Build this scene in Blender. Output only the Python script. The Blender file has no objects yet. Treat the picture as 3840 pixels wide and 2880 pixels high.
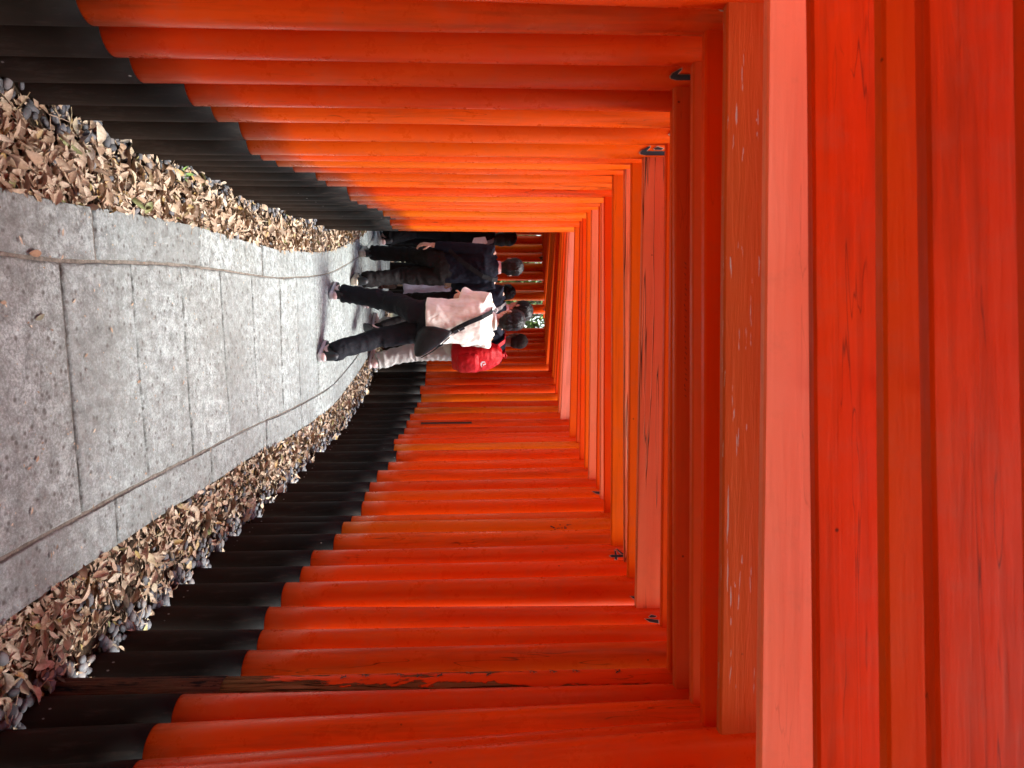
import bpy, bmesh, math, random
from mathutils import Vector, Matrix, noise
random.seed(11)
R = math.radians
scene = bpy.context.scene
COL = scene.collection

# ------------------------------------------------------------------ camera, world, sun, exposure
CAM_H = 1.42
cam_d = bpy.data.cameras.new('camera')
cam = bpy.data.objects.new('camera', cam_d); COL.objects.link(cam)
PITCH = R(2.09)
fwd = Vector((0, math.cos(PITCH), math.sin(PITCH)))
upw = Vector((0, -math.sin(PITCH), math.cos(PITCH)))
# the photograph was stored lying on its side: the camera is rolled by a quarter turn
cx_, cy_, cz_ = upw, Vector((-1, 0, 0)), -fwd
cam.matrix_world = Matrix(((cx_.x, cy_.x, cz_.x, 0), (cx_.y, cy_.y, cz_.y, 0), (cx_.z, cy_.z, cz_.z, CAM_H), (0, 0, 0, 1)))
cam_d.sensor_fit = 'HORIZONTAL'; cam_d.sensor_width = 36.0; cam_d.lens = 2663 / 3840 * 36
cam_d.clip_start = 0.05; cam_d.clip_end = 400
cam_d.dof.use_dof = True; cam_d.dof.focus_distance = 4.6; cam_d.dof.aperture_fstop = 6.5
scene.camera = cam

SUN_EL, SUN_AZ = R(73), R(84)      # azimuth from +Y (into the tunnel) towards +X
world = bpy.data.worlds.new('World'); scene.world = world; world.use_nodes = True
wn = world.node_tree; wn.nodes.clear()
sky = wn.nodes.new('ShaderNodeTexSky'); sky.sky_type = 'NISHITA'; sky.sun_disc = False
sky.sun_elevation = SUN_EL; sky.sun_rotation = SUN_AZ
sky.air_density = 1.0; sky.dust_density = 3.0; sky.ozone_density = 0.6
bg = wn.nodes.new('ShaderNodeBackground'); bg.inputs['Strength'].default_value = 0.15
wo = wn.nodes.new('ShaderNodeOutputWorld')
hsv = wn.nodes.new('ShaderNodeHueSaturation'); hsv.inputs['Saturation'].default_value = 1.15
wn.links.new(sky.outputs[0], hsv.inputs['Color']); wn.links.new(hsv.outputs[0], bg.inputs[0]); wn.links.new(bg.outputs[0], wo.inputs[0])
sun_d = bpy.data.lights.new('sun', 'SUN'); sun_d.energy = 3.3; sun_d.angle = R(27); sun_d.color = (0.97, 1.0, 1.0)
sun = bpy.data.objects.new('sun', sun_d); COL.objects.link(sun)
sdir = Vector((math.sin(SUN_AZ) * math.cos(SUN_EL), math.cos(SUN_AZ) * math.cos(SUN_EL), math.sin(SUN_EL)))
sun.rotation_euler = sdir.to_track_quat('Z', 'Y').to_euler()
sun.location = sdir * 20

scene.view_settings.view_transform = 'Standard'
scene.view_settings.look = 'None'
scene.view_settings.gamma = 1.0
scene.view_settings.use_curve_mapping = False
scene.view_settings.exposure = 2.14
scene.render.engine = 'CYCLES'
scene.cycles.use_denoising = True
scene.cycles.max_bounces = 10; scene.cycles.diffuse_bounces = 6; scene.cycles.glossy_bounces = 4
scene.cycles.sample_clamp_indirect = 6.0
scene.cycles.caustics_reflective = False; scene.cycles.caustics_refractive = False

# ------------------------------------------------------------------ helpers
def tag(o, label=None, cat=None, group=None, kind=None):
    if label: o['label'] = label
    if cat: o['category'] = cat
    if group: o['group'] = group
    if kind: o['kind'] = kind
    return o

def link(name, data, parent=None, loc=None):
    o = bpy.data.objects.new(name, data); COL.objects.link(o)
    if parent: o.parent = parent
    if loc is not None: o.location = loc
    return o

def empty(name, loc=(0, 0, 0), rz=0.0):
    o = link(name, None, None, loc); o.empty_display_size = 0.1
    o.rotation_euler = (0, 0, rz); return o

class MB:
    """collects vertices and faces for one mesh"""
    def __init__(s): s.v = []; s.f = []; s.m = []
    def add(s, vs, fs, mi=0):
        b = len(s.v); s.v += [tuple(v) for v in vs]
        s.f += [tuple(i + b for i in f) for f in fs]; s.m += [mi] * len(fs)
    def mesh(s, name, mats, smooth=True):
        me = bpy.data.meshes.new(name); me.from_pydata(s.v, [], s.f)
        for m in (mats if isinstance(mats, (list, tuple)) else [mats]): me.materials.append(m)
        me.polygons.foreach_set('material_index', s.m)
        if smooth: me.polygons.foreach_set('use_smooth', [True] * len(s.f))
        me.update(); return me
    def build(s, name, mats, parent=None, loc=None, smooth=True):
        return link(name, s.mesh(name, mats, smooth), parent, loc)

def loft_rings(mb, rings, closed_ends=True, mi=0):
    n = len(rings[0]); vs = [p for r in rings for p in r]; fs = []
    for i in range(len(rings) - 1):
        for j in range(n):
            a, b = i * n + j, i * n + (j + 1) % n
            fs.append((a, b, b + n, a + n))
    if closed_ends:
        fs.append(tuple(range(n - 1, -1, -1))); k = (len(rings) - 1) * n
        fs.append(tuple(range(k, k + n)))
    mb.add(vs, fs, mi)

def loft(mb, pts, radii, ax=Vector((1, 0, 0)), seg=12, power=2.0, mi=0):
    """tube through pts; radii are (across ax, along the other axis)"""
    pts = [Vector(p) for p in pts]; rings = []
    for i, p in enumerate(pts):
        t = (pts[min(i + 1, len(pts) - 1)] - pts[max(i - 1, 0)]).normalized()
        a = Vector(ax) - t * Vector(ax).dot(t)
        if a.length < 1e-4: a = Vector((0, 1, 0)) - t * t.y
        a.normalize(); b = t.cross(a)
        ra, rb = radii[i] if isinstance(radii[i], (tuple, list)) else (radii[i], radii[i])
        ring = []
        for k in range(seg):
            th = 2 * math.pi * k / seg; c, s = math.cos(th), math.sin(th)
            e = 2.0 / power
            ring.append(p + a * (ra * math.copysign(abs(c) ** e, c)) + b * (rb * math.copysign(abs(s) ** e, s)))
        rings.append(ring)
    loft_rings(mb, rings, True, mi)

def ellipsoid(mb, c, r, rot=None, nu=14, nv=9, mi=0, fn=None):
    vs = []; fs = []
    for i in range(1, nv):
        ph = math.pi * i / nv
        for j in range(nu):
            th = 2 * math.pi * j / nu
            p = Vector((math.sin(ph) * math.cos(th), math.sin(ph) * math.sin(th), math.cos(ph)))
            if fn: p = fn(p)
            vs.append(p)
    vs += [Vector((0, 0, 1)), Vector((0, 0, -1))]
    out = []
    for p in vs:
        q = Vector((p.x * r[0], p.y * r[1], p.z * r[2]))
        if rot: q = rot @ q
        out.append(q + Vector(c))
    for i in range(nv - 2):
        for j in range(nu):
            a, b = i * nu + j, i * nu + (j + 1) % nu
            fs.append((a, a + nu, b + nu, b))
    t, bt = len(vs) - 2, len(vs) - 1
    for j in range(nu):
        fs.append((t, j, (j + 1) % nu)); k = (nv - 2) * nu
        fs.append((bt, k + (j + 1) % nu, k + j))
    mb.add(out, fs, mi)

# ------------------------------------------------------------------ materials
def new_mat(name, rough=0.5, spec=0.5):
    m = bpy.data.materials.new(name); m.use_nodes = True
    nt = m.node_tree; b = nt.nodes['Principled BSDF']
    b.inputs['Roughness'].default_value = rough
    b.inputs['Specular IOR Level'].default_value = spec
    return m, nt, b
def N(nt, t, **kw):
    n = nt.nodes.new(t)
    for k, v in kw.items():
        if k.startswith('i_'):
            key = k[2:]; n.inputs[int(key) if key.isdigit() else key].default_value = v
        else: setattr(n, k, v)
    return n
def L(nt, a, b): nt.links.new(a, b)
def coords(nt, scale=(1, 1, 1), kind='Object'):
    tc = N(nt, 'ShaderNodeTexCoord'); mp = N(nt, 'ShaderNodeMapping'); mp.inputs['Scale'].default_value = scale
    L(nt, tc.outputs[kind], mp.inputs[0]); return mp.outputs[0]
def tex(nt, co, scale, detail=4.0, rough=0.55, dist=0.0):
    n = N(nt, 'ShaderNodeTexNoise'); n.inputs['Scale'].default_value = scale
    n.inputs['Detail'].default_value = detail; n.inputs['Roughness'].default_value = rough
    n.inputs['Distortion'].default_value = dist
    if co is not None: L(nt, co, n.inputs['Vector'])
    return n.outputs['Fac']
def ramp(nt, fac, stops, interp='LINEAR'):
    r = N(nt, 'ShaderNodeValToRGB'); r.color_ramp.interpolation = interp
    e = r.color_ramp.elements
    while len(e) > 1: e.remove(e[-1])
    for i, (p, c) in enumerate(stops):
        el = e[0] if i == 0 else e.new(p)
        el.position = p; el.color = (c[0], c[1], c[2], 1) if isinstance(c, (tuple, list)) else (c, c, c, 1)
    L(nt, fac, r.inputs[0]); return r.outputs[0]
def mix(nt, fac, a, b, mode='MIX'):
    m = N(nt, 'ShaderNodeMix', data_type='RGBA', blend_type=mode)
    for sock, v in ((0, fac), (6, a), (7, b)):
        if hasattr(v, 'is_linked'): L(nt, v, m.inputs[sock])
        elif sock == 0: m.inputs[0].default_value = v
        else: m.inputs[sock].default_value = (v[0], v[1], v[2], 1)
    return m.outputs[2]
def math_(nt, op, a, b=None, clamp=False):
    m = N(nt, 'ShaderNodeMath', operation=op, use_clamp=clamp)
    for i, v in enumerate((a, b)):
        if v is None: continue
        if hasattr(v, 'is_linked'): L(nt, v, m.inputs[i])
        else: m.inputs[i].default_value = v
    return m.outputs[0]
def bump(nt, b, h, strength=0.3, dist=0.01):
    n = N(nt, 'ShaderNodeBump'); n.inputs['Strength'].default_value = strength; n.inputs['Distance'].default_value = dist
    L(nt, h, n.inputs['Height']); L(nt, n.outputs[0], b.inputs['Normal'])
def objcol(nt): return N(nt, 'ShaderNodeObjectInfo').outputs['Color']
def objrnd(nt): return N(nt, 'ShaderNodeObjectInfo').outputs['Random']

def paint_mat(name, grain, rough=0.36, flake=False, crack=False, peel=False, coat=0.0, spec=0.2):
    """vermilion shrine paint; grain is the scale vector that stretches the wood grain along the piece"""
    m, nt, b = new_mat(name, rough, spec)
    b.inputs['Specular Tint'].default_value = (1.0, 0.42, 0.16, 1)      # warm tint put on the reflections to take their blue out
    oi = N(nt, 'ShaderNodeObjectInfo')
    tc = N(nt, 'ShaderNodeTexCoord')
    off = N(nt, 'ShaderNodeVectorMath', operation='ADD')
    rv = N(nt, 'ShaderNodeCombineXYZ')
    for k, mul in enumerate((7.3, 13.1, 3.7)):
        L(nt, math_(nt, 'MULTIPLY', oi.outputs['Random'], mul), rv.inputs[k])
    L(nt, tc.outputs['Object'], off.inputs[0]); L(nt, rv.outputs[0], off.inputs[1])
    def mp(sc):
        q = N(nt, 'ShaderNodeMapping'); q.inputs['Scale'].default_value = sc; L(nt, off.outputs[0], q.inputs[0]); return q.outputs[0]
    fine = mp(grain); broad = mp(tuple(g * 0.22 for g in grain)); iso = mp((1, 1, 1))
    g = tex(nt, fine, 1.0, 6, 0.6, 0.3)
    w = tex(nt, broad, 1.0, 3, 0.5)
    blotch = tex(nt, iso, 3.2, 4, 0.55)
    col = oi.outputs['Color']
    col = mix(nt, ramp(nt, w, [(0.3, 0.0), (0.75, 0.55)]), col, (0.58, 0.040, 0.004))
    col = mix(nt, ramp(nt, blotch, [(0.42, 0.0), (0.75, 0.22)]), col, (0.72, 0.125, 0.014))
    age = ramp(nt, math_(nt, 'FRACT', math_(nt, 'MULTIPLY', oi.outputs['Random'], 17.3)), [(0.35, 0.15), (0.85, 1.0)])
    col = mix(nt, math_(nt, 'MULTIPLY', ramp(nt, g, [(0.30, 0.55), (0.54, 0.0)]), age), col, (0.22, 0.028, 0.006))
    chk = tex(nt, mp(tuple(q_ * k_ for q_, k_ in zip(grain, (.9, .9, .9)))), 1.0, 2, 0.5, 0.35)
    chl = ramp(nt, math_(nt, 'ABSOLUTE', math_(nt, 'SUBTRACT', chk, 0.5)), [(0.0, 1.0), (0.010, 0.0)])
    chl = math_(nt, 'MULTIPLY', math_(nt, 'MULTIPLY', chl, ramp(nt, tex(nt, broad, 2.1, 3), [(0.54, 0.0), (0.60, 1.0)])), age)
    col = mix(nt, math_(nt, 'MULTIPLY', chl, 0.85), col, (0.055, 0.012, 0.005))
    # small dark knocks in the paint
    vo = N(nt, 'ShaderNodeTexVoronoi'); vo.inputs['Scale'].default_value = 7.0; L(nt, mp((1, 1, 1)), vo.inputs['Vector'])
    kn = ramp(nt, math_(nt, 'ADD', vo.outputs['Distance'], math_(nt, 'MULTIPLY', tex(nt, iso, 60, 2), 0.035)), [(0.032, 1.0), (0.05, 0.0)])
    col = mix(nt, math_(nt, 'MULTIPLY', kn, 0.8), col, (0.05, 0.012, 0.006))
    # grey dust where the paint is old
    dust = tex(nt, mp((2, 2, 2)), 6.0, 6, 0.7)
    col = mix(nt, ramp(nt, dust, [(0.52, 0.0), (0.8, 0.22)]), col, (0.30, 0.13, 0.07))
    h = math_(nt, 'ADD', math_(nt, 'MULTIPLY', g, 0.5), math_(nt, 'MULTIPLY', w, 0.5))
    rr = ramp(nt, dust, [(0.3, rough - 0.06), (0.75, rough + 0.2)])
    st = 0.22
    if crack:
        cr = tex(nt, mp((0.55, 26, 26)), 1.0, 3, 0.5, 0.25)
        line = ramp(nt, math_(nt, 'ABSOLUTE', math_(nt, 'SUBTRACT', cr, 0.5)), [(0.0, 1.0), (0.017, 0.0)])
        keep = ramp(nt, tex(nt, mp((1.2, 9, 9)), 1.0, 2), [(0.30, 0.0), (0.42, 1.0)])
        line = math_(nt, 'MULTIPLY', line, keep)
        col = mix(nt, line, col, (0.035, 0.010, 0.006)); h = math_(nt, 'SUBTRACT', h, math_(nt, 'MULTIPLY', line, 1.6)); st = 0.5
    if flake:
        fl = tex(nt, mp((7, 95, 95)), 1.0, 3, 0.6, 0.4)
        zz = N(nt, 'ShaderNodeSeparateXYZ'); L(nt, tc.outputs['Object'], zz.inputs[0])
        low = ramp(nt, math_(nt, 'ADD', math_(nt, 'MULTIPLY', zz.outputs[2], 9.0), 0.5), [(0.05, 0.055), (0.5, 0.0)])
        chip = ramp(nt, math_(nt, 'ADD', fl, low), [(0.648, 0.0), (0.66, 1.0)])
        col = mix(nt, 0.45, col, (0.50, 0.12, 0.035))
        col = mix(nt, chip, col, (0.50, 0.46, 0.42))
        ridge = tex(nt, mp((5, 70, 70)), 1.0, 5, 0.7, 0.8)
        h = math_(nt, 'ADD', math_(nt, 'SUBTRACT', h, chip), math_(nt, 'MULTIPLY', ridge, 0.7)); st = 0.55
        rr = 0.5
    if peel:
        sp = N(nt, 'ShaderNodeSeparateXYZ'); L(nt, tc.outputs['Object'], sp.inputs[0])
        pn = tex(nt, mp((9, 9, 1.6)), 1.0, 6, 0.65, 0.5)
        pn2 = tex(nt, mp((24, 24, 5)), 1.0, 5, 0.7, 0.8)
        side = ramp(nt, math_(nt, 'ADD', math_(nt, 'MULTIPLY', sp.outputs[0], 6.0), 0.5), [(0.10, 0.0), (0.24, 0.13), (0.7, 0.13)])
        hz = ramp(nt, math_(nt, 'MULTIPLY', sp.outputs[2], 0.5), [(0.20, 0.10), (0.62, 0.11), (0.74, 0.06), (0.80, 0.0), (1.0, -0.0)])
        pk = math_(nt, 'ADD', math_(nt, 'ADD', math_(nt, 'MULTIPLY', pn, 0.7), math_(nt, 'MULTIPLY', pn2, 0.3)), math_(nt, 'ADD', side, hz))
        bare = ramp(nt, pk, [(0.565, 0.0), (0.577, 1.0)])
        wood = ramp(nt, tex(nt, mp((55, 55, 2.5)), 1.0, 7, 0.75, 1.0), [(0.25, (0.030, 0.012, 0.006)), (0.5, (0.17, 0.075, 0.030)), (0.75, (0.30, 0.15, 0.07))])
        ck = tex(nt, mp((30, 30, 1.4)), 1.0, 3, 0.6, 0.8)
        line = ramp(nt, math_(nt, 'ABSOLUTE', math_(nt, 'SUBTRACT', ck, 0.5)), [(0.0, 1.0), (0.03, 0.0)])
        wood = mix(nt, line, wood, (0.012, 0.006, 0.004))
        col = mix(nt, bare, col, wood)
        h = math_(nt, 'SUBTRACT', math_(nt, 'SUBTRACT', h, math_(nt, 'MULTIPLY', bare, 1.5)), math_(nt, 'MULTIPLY', math_(nt, 'MULTIPLY', line, bare), 1.5)); st = 0.9
        rr = math_(nt, 'MAXIMUM', rr, math_(nt, 'MULTIPLY', bare, 0.8))
    L(nt, col, b.inputs['Base Color'])
    if hasattr(rr, 'is_linked'): L(nt, rr, b.inputs['Roughness'])
    else: b.inputs['Roughness'].default_value = rr
    bump(nt, b, h, st, 0.006)
    b.inputs['Coat Weight'].default_value = coat; b.inputs['Coat Roughness'].default_value = 0.25
    return m

M = {}
M['pillar'] = paint_mat('vermilion_pillar_paint', (26, 26, 2.2), 0.27, spec=0.5)
M['pillar_peel'] = paint_mat('peeling_pillar_paint', (26, 26, 2.2), 0.45, peel=True)
M['beam'] = paint_mat('vermilion_beam_paint', (2.2, 38, 38), 0.42)
M['beam_flake'] = paint_mat('flaking_beam_paint', (2.2, 38, 38), 0.5, flake=True)
M['beam_crack'] = paint_mat('cracked_beam_paint', (2.2, 38, 38), 0.45, crack=True)

m, nt, b = new_mat('black_base_paint', 0.5, 0.09); M['black'] = m
co = coords(nt); sp = N(nt, 'ShaderNodeSeparateXYZ'); L(nt, co, sp.inputs[0])
gz = math_(nt, 'ADD', sp.outputs[2], math_(nt, 'MULTIPLY', tex(nt, coords(nt, (4, 4, 1.5)), 2.0, 5), 0.25))
dirt = ramp(nt, gz, [(0.18, 0.95), (0.52, 0.12)])
c_ = mix(nt, dirt, (0.0034, 0.0038, 0.0036), (0.024, 0.0155, 0.0100))
dn = tex(nt, coords(nt, (40, 40, 7)), 1.0, 7, 0.7)
c_ = mix(nt, ramp(nt, dn, [(0.52, 0.0), (0.80, 0.45)]), c_, (0.075, 0.056, 0.043))
vo = N(nt, 'ShaderNodeTexVoronoi'); vo.inputs['Scale'].default_value = 16; L(nt, coords(nt, (1, 1, 0.6)), vo.inputs['Vector'])
c_ = mix(nt, ramp(nt, vo.outputs['Distance'], [(0.035, 0.7), (0.06, 0.0)]), c_, (0.28, 0.26, 0.23))
L(nt, c_, b.inputs['Base Color']); L(nt, ramp(nt, dirt, [(0.0, 0.58), (1.0, 0.86)]), b.inputs['Roughness'])
bump(nt, b, dn, 0.35, 0.004)

def stone_mat(name):
    m, nt, b = new_mat(name, 0.82, 0.3)
    co = N(nt, 'ShaderNodeNewGeometry').outputs['Position']
    big = tex(nt, co, 2.1, 5, 0.6); mid = tex(nt, co, 17, 7, 0.72); fine = tex(nt, co, 95, 4, 0.8)
    pit = N(nt, 'ShaderNodeTexVoronoi'); pit.inputs['Scale'].default_value = 23; L(nt, co, pit.inputs['Vector'])
    f = math_(nt, 'ADD', math_(nt, 'MULTIPLY', mid, 0.5), math_(nt, 'MULTIPLY', fine, 0.5))
    col = ramp(nt, f, [(0.37, (0.095, 0.104, 0.096)), (0.485, (0.282, 0.310, 0.290)), (0.60, (0.585, 0.655, 0.63))])
    col = mix(nt, ramp(nt, big, [(0.36, 0.55), (0.62, 0.0)]), col, (0.165, 0.168, 0.146))
    rnd = objrnd(nt)
    col = mix(nt, math_(nt, 'MULTIPLY', rnd, 0.5), col, (0.200, 0.216, 0.203))
    col = mix(nt, ramp(nt, pit.outputs['Distance'], [(0.10, 0.9), (0.25, 0.0)]), col, (0.105, 0.10, 0.088))
    L(nt, col, b.inputs['Base Color'])
    h = math_(nt, 'ADD', math_(nt, 'MULTIPLY', mid, 1.3), math_(nt, 'ADD', math_(nt, 'MULTIPLY', fine, 0.5), math_(nt, 'MULTIPLY', pit.outputs['Distance'], 1.3)))
    L(nt, ramp(nt, tex(nt, co, 4.5, 4, 0.6), [(0.35, 0.86), (0.62, 0.5)]), b.inputs['Roughness'])
    bump(nt, b, h, 0.9, 0.018)
    return m
M['stone'] = stone_mat('weathered_granite')
m, nt, b = new_mat('joint_mortar', 0.95, 0.1); M['mortar'] = m
co = N(nt, 'ShaderNodeNewGeometry').outputs['Position']
n_ = tex(nt, co, 40, 6, 0.7)
L(nt, ramp(nt, n_, [(0.3, (0.065, 0.055, 0.044)), (0.55, (0.17, 0.150, 0.125)), (0.75, (0.27, 0.25, 0.215))]), b.inputs['Base Color']); bump(nt, b, n_, 0.6, 0.01)
m, nt, b = new_mat('dark_leaf_soil', 0.95, 0.1); M['soil'] = m
co = N(nt, 'ShaderNodeNewGeometry').outputs['Position']
n_ = tex(nt, co, 55, 7, 0.75)
L(nt, ramp(nt, n_, [(0.35, (0.022, 0.014, 0.009)), (0.7, (0.120, 0.080, 0.052))]), b.inputs['Base Color']); bump(nt, b, n_, 1.0, 0.02)
m, nt, b = new_mat('forest_floor', 0.95, 0.1); M['floor'] = m
co = N(nt, 'ShaderNodeNewGeometry').outputs['Position']
n_ = tex(nt, co, 3.0, 8, 0.7)
L(nt, ramp(nt, n_, [(0.35, (0.10, 0.085, 0.055)), (0.55, (0.17, 0.15, 0.09)), (0.75, (0.13, 0.19, 0.06))]), b.inputs['Base Color']); bump(nt, b, n_, 0.8, 0.05)

def leaf_mat(name, stops, translucent=0.15):
    m, nt, b = new_mat(name, 0.62, 0.35)
    g = N(nt, 'ShaderNodeNewGeometry')
    r = math_(nt, 'FRACT', math_(nt, 'ADD', g.outputs['Random Per Island'], objrnd(nt)))
    col = ramp(nt, r, stops)
    s = tex(nt, g.outputs['Position'], 60, 4, 0.65)
    col = mix(nt, ramp(nt, s, [(0.42, 0.0), (0.68, 0.6)]), col, (0.15, 0.085, 0.045))
    L(nt, col, b.inputs['Base Color'])
    bump(nt, b, tex(nt, g.outputs['Position'], 140, 3), 0.25, 0.003)
    b.inputs['Transmission Weight'].default_value = 0.0
    return m
M['leaf'] = leaf_mat('dry_leaves', [(0.0, (0.43, 0.32, 0.205)), (0.10, (0.26, 0.16, 0.095)), (0.22, (0.58, 0.475, 0.345)), (0.34, (0.35, 0.24, 0.15)), (0.46, (0.64, 0.54, 0.40)), (0.56, (0.44, 0.31, 0.20)),
                                     (0.66, (0.155, 0.09, 0.052)), (0.75, (0.51, 0.385, 0.26)), (0.84, (0.31, 0.20, 0.125)), (0.92, (0.52, 0.45, 0.30)), (0.978, (0.42, 0.27, 0.08)), (0.992, (0.22, 0.25, 0.10))])
M['green'] = leaf_mat('green_leaves', [(0.0, (0.050, 0.105, 0.022)), (0.4, (0.085, 0.16, 0.030)), (0.75, (0.15, 0.25, 0.05)), (1.0, (0.045, 0.085, 0.03))])
M['weed'] = leaf_mat('weed_leaves', [(0.0, (0.13, 0.26, 0.05)), (1.0, (0.22, 0.36, 0.09))])
M['greygreen'] = leaf_mat('grey_green_leaf', [(0.0, (0.16, 0.18, 0.12)), (1.0, (0.20, 0.22, 0.15))])
m, nt, b = new_mat('river_pebbles', 0.62, 0.3); M['pebble'] = m
g = N(nt, 'ShaderNodeNewGeometry'); r_ = math_(nt, 'FRACT', math_(nt, 'ADD', g.outputs['Random Per Island'], objrnd(nt)))
c_ = ramp(nt, r_, [(0.0, (0.055, 0.058, 0.063)), (0.5, (0.105, 0.108, 0.112)), (0.85, (0.155, 0.153, 0.152)), (1.0, (0.20, 0.175, 0.155))])
c_ = mix(nt, ramp(nt, tex(nt, g.outputs['Position'], 50, 5, 0.7), [(0.5, 0.0), (0.8, 0.4)]), c_, (0.17, 0.13, 0.10))
L(nt, c_, b.inputs['Base Color'])
m, nt, b = new_mat('bark', 0.9, 0.2); M['bark'] = m
n_ = tex(nt, coords(nt, (12, 12, 2)), 1.0, 6, 0.7)
L(nt, ramp(nt, n_, [(0.3, (0.035, 0.025, 0.018)), (0.7, (0.15, 0.115, 0.085))]), b.inputs['Base Color']); bump(nt, b, n_, 0.9, 0.03)

def flat_mat(name, col, rough=0.7, spec=0.3, nscale=60, var=0.25, bs=0.2, bd=0.003, sheen=0.0, stretch=(1, 1, 1)):
    m, nt, b = new_mat(name, rough, spec)
    n_ = tex(nt, coords(nt, stretch), nscale, 5, 0.65)
    dark = tuple(c * (1 - var) for c in col); lite = tuple(min(1, c * (1 + var)) for c in col)
    L(nt, ramp(nt, n_, [(0.3, dark), (0.7, lite)]), b.inputs['Base Color']); bump(nt, b, n_, bs, bd)
    b.inputs['Sheen Weight'].default_value = sheen
    return m
def cloth(name, col, rough=0.85, fold=0.5, spec=0.12):
    """woven cloth with soft hanging folds"""
    m, nt, b = new_mat(name, rough, spec)
    n1 = tex(nt, coords(nt, (1, 1, 0.45)), 13, 3, 0.5, 0.8); n2 = tex(nt, coords(nt), 500, 2)
    dark = tuple(c * 0.86 for c in col); lite = tuple(min(1, c * 1.1) for c in col)
    L(nt, ramp(nt, tex(nt, coords(nt), 9, 4), [(0.3, dark), (0.7, lite)]), b.inputs['Base Color'])
    bump(nt, b, math_(nt, 'ADD', n1, math_(nt, 'MULTIPLY', n2, 0.03)), fold, 0.03)
    return m

m, nt, b = new_mat('rotted_black_base', 0.85, 0.15); M['black_rot'] = m
pn = tex(nt, coords(nt, (30, 30, 4)), 1.0, 6, 0.7, 0.6)
wd = ramp(nt, tex(nt, coords(nt, (70, 70, 4)), 1.0, 7, 0.75, 0.8), [(0.3, (0.012, 0.006, 0.004)), (0.55, (0.085, 0.038, 0.018)), (0.8, (0.19, 0.10, 0.05))])
c_ = mix(nt, ramp(nt, pn, [(0.46, 0.0), (0.50, 1.0)]), (0.004, 0.004, 0.004), wd)
L(nt, c_, b.inputs['Base Color']); bump(nt, b, pn, 0.9, 0.02)

# ------------------------------------------------------------------ path curves (metres; camera at the origin, Y into the tunnel)
ST = [((-.29, 1.30), (.63, 1.42)), ((-.365, 1.93), (.53, 2.06)), ((-.414, 2.426), (.465, 2.558)), ((-.487, 2.889), (.405, 3.05)),
      ((-.555, 3.359), (.357, 3.51)), ((-.612, 3.847), (.300, 4.009)), ((-.664, 4.36), (.250, 4.497)), ((-.732, 4.951), (.206, 5.048)),
      ((-.800, 5.371), (.158, 5.517)), ((-.895, 5.942), (.09, 6.10)), ((-1.007, 6.504), (0.0, 6.70)), ((-1.15, 7.06), (-.14, 7.28)),
      ((-1.30, 7.58), (-.28, 7.80)), ((-1.47, 8.13), (-.42, 8.30)), ((-1.70, 8.66), (-.60, 8.85)), ((-1.90, 9.10), (-.80, 9.35)),
      ((-2.12, 9.42), (-1.05, 9.82)), ((-2.42, 9.66), (-1.42, 10.20)), ((-2.82, 9.83), (-2.0, 10.47)), ((-3.32, 9.93), (-2.7, 10.62)), ((-3.95, 9.98), (-3.4, 10.70))]
ST = [(Vector((a[0], a[1], 0)), Vector((b[0], b[1], 0))) for a, b in ST]
def crv(side, s):
    """point of a joint line at station s (Catmull-Rom)"""
    s = min(max(s, 0.0), len(ST) - 1.0001); i = int(s); t = s - i
    P = [ST[min(max(i + k, 0), len(ST) - 1)][side] for k in (-1, 0, 1, 2)]
    return 0.5 * ((2 * P[1]) + (-P[0] + P[2]) * t + (2 * P[0] - 5 * P[1] + 4 * P[2] - P[3]) * t * t + (-P[0] + 3 * P[1] - 3 * P[2] + P[3]) * t ** 3)
def crv_off(side, s, off):
    p = crv(side, s); d = (crv(side, s + .05) - crv(side, max(s - .05, 0))).normalized()
    n = Vector((-d.y, d.x, 0)) if side == 0 else Vector((d.y, -d.x, 0))
    return p + n * off
KERB = (.195, .185)
SMAX = len(ST) - 1.001

# ------------------------------------------------------------------ ground
mb = MB(); nx, ny = 40, 40
vs = []
for j in range(ny + 1):
    for i in range(nx + 1):
        x = -60 + 120 * (i / nx); y = -50 + 140 * (j / ny)
        d = max(0, math.hypot(x, y - 5) - 8)
        vs.append((x, y, -.22 + (noise.noise((x * .12, y * .12, 1)) * .5 + max(0, y - 16) * .03) * min(1, d / 8)))
mb.add(vs, [(j * (nx + 1) + i, j * (nx + 1) + i + 1, (j + 1) * (nx + 1) + i + 1, (j + 1) * (nx + 1) + i) for j in range(ny) for i in range(nx)])
tag(mb.build('ground', M['floor']), kind='structure')

def bed_strip(name, side, w0, w1, zin, zout, n=80, m=8):
    """a strip of leaf bed from under the kerb out past the pillars"""
    mb = MB(); vs = []
    for i in range(n + 1):
        s = SMAX * i / n
        for j in range(m + 1):
            t = j / m; p = crv_off(side, s, KERB[side] - .03 + t * (w0 + (w1 - w0) * min(1, s / 8)))
            z = zin + (zout - zin) * min(1, t * 1.9) + noise.noise((p.x * 9, p.y * 9, 4)) * .012
            vs.append((p.x, p.y, z))
    k = m + 1
    fs = [(i * k + j, i * k + j + 1, (i + 1) * k + j + 1, (i + 1) * k + j) if side else (i * k + j, (i + 1) * k + j, (i + 1) * k + j + 1, i * k + j + 1) for i in range(n) for j in range(m)]
    mb.add(vs, fs)
    return tag(mb.build(name, M['soil']), kind='structure')
BEDZ = ((-.035, -.105), (-.03, -.055))
bed_l = bed_strip('leaf_bed', 0, .95, 1.0, *BEDZ[0])
bed_r = bed_strip('leaf_bed', 1, .85, .75, *BEDZ[1])

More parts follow.
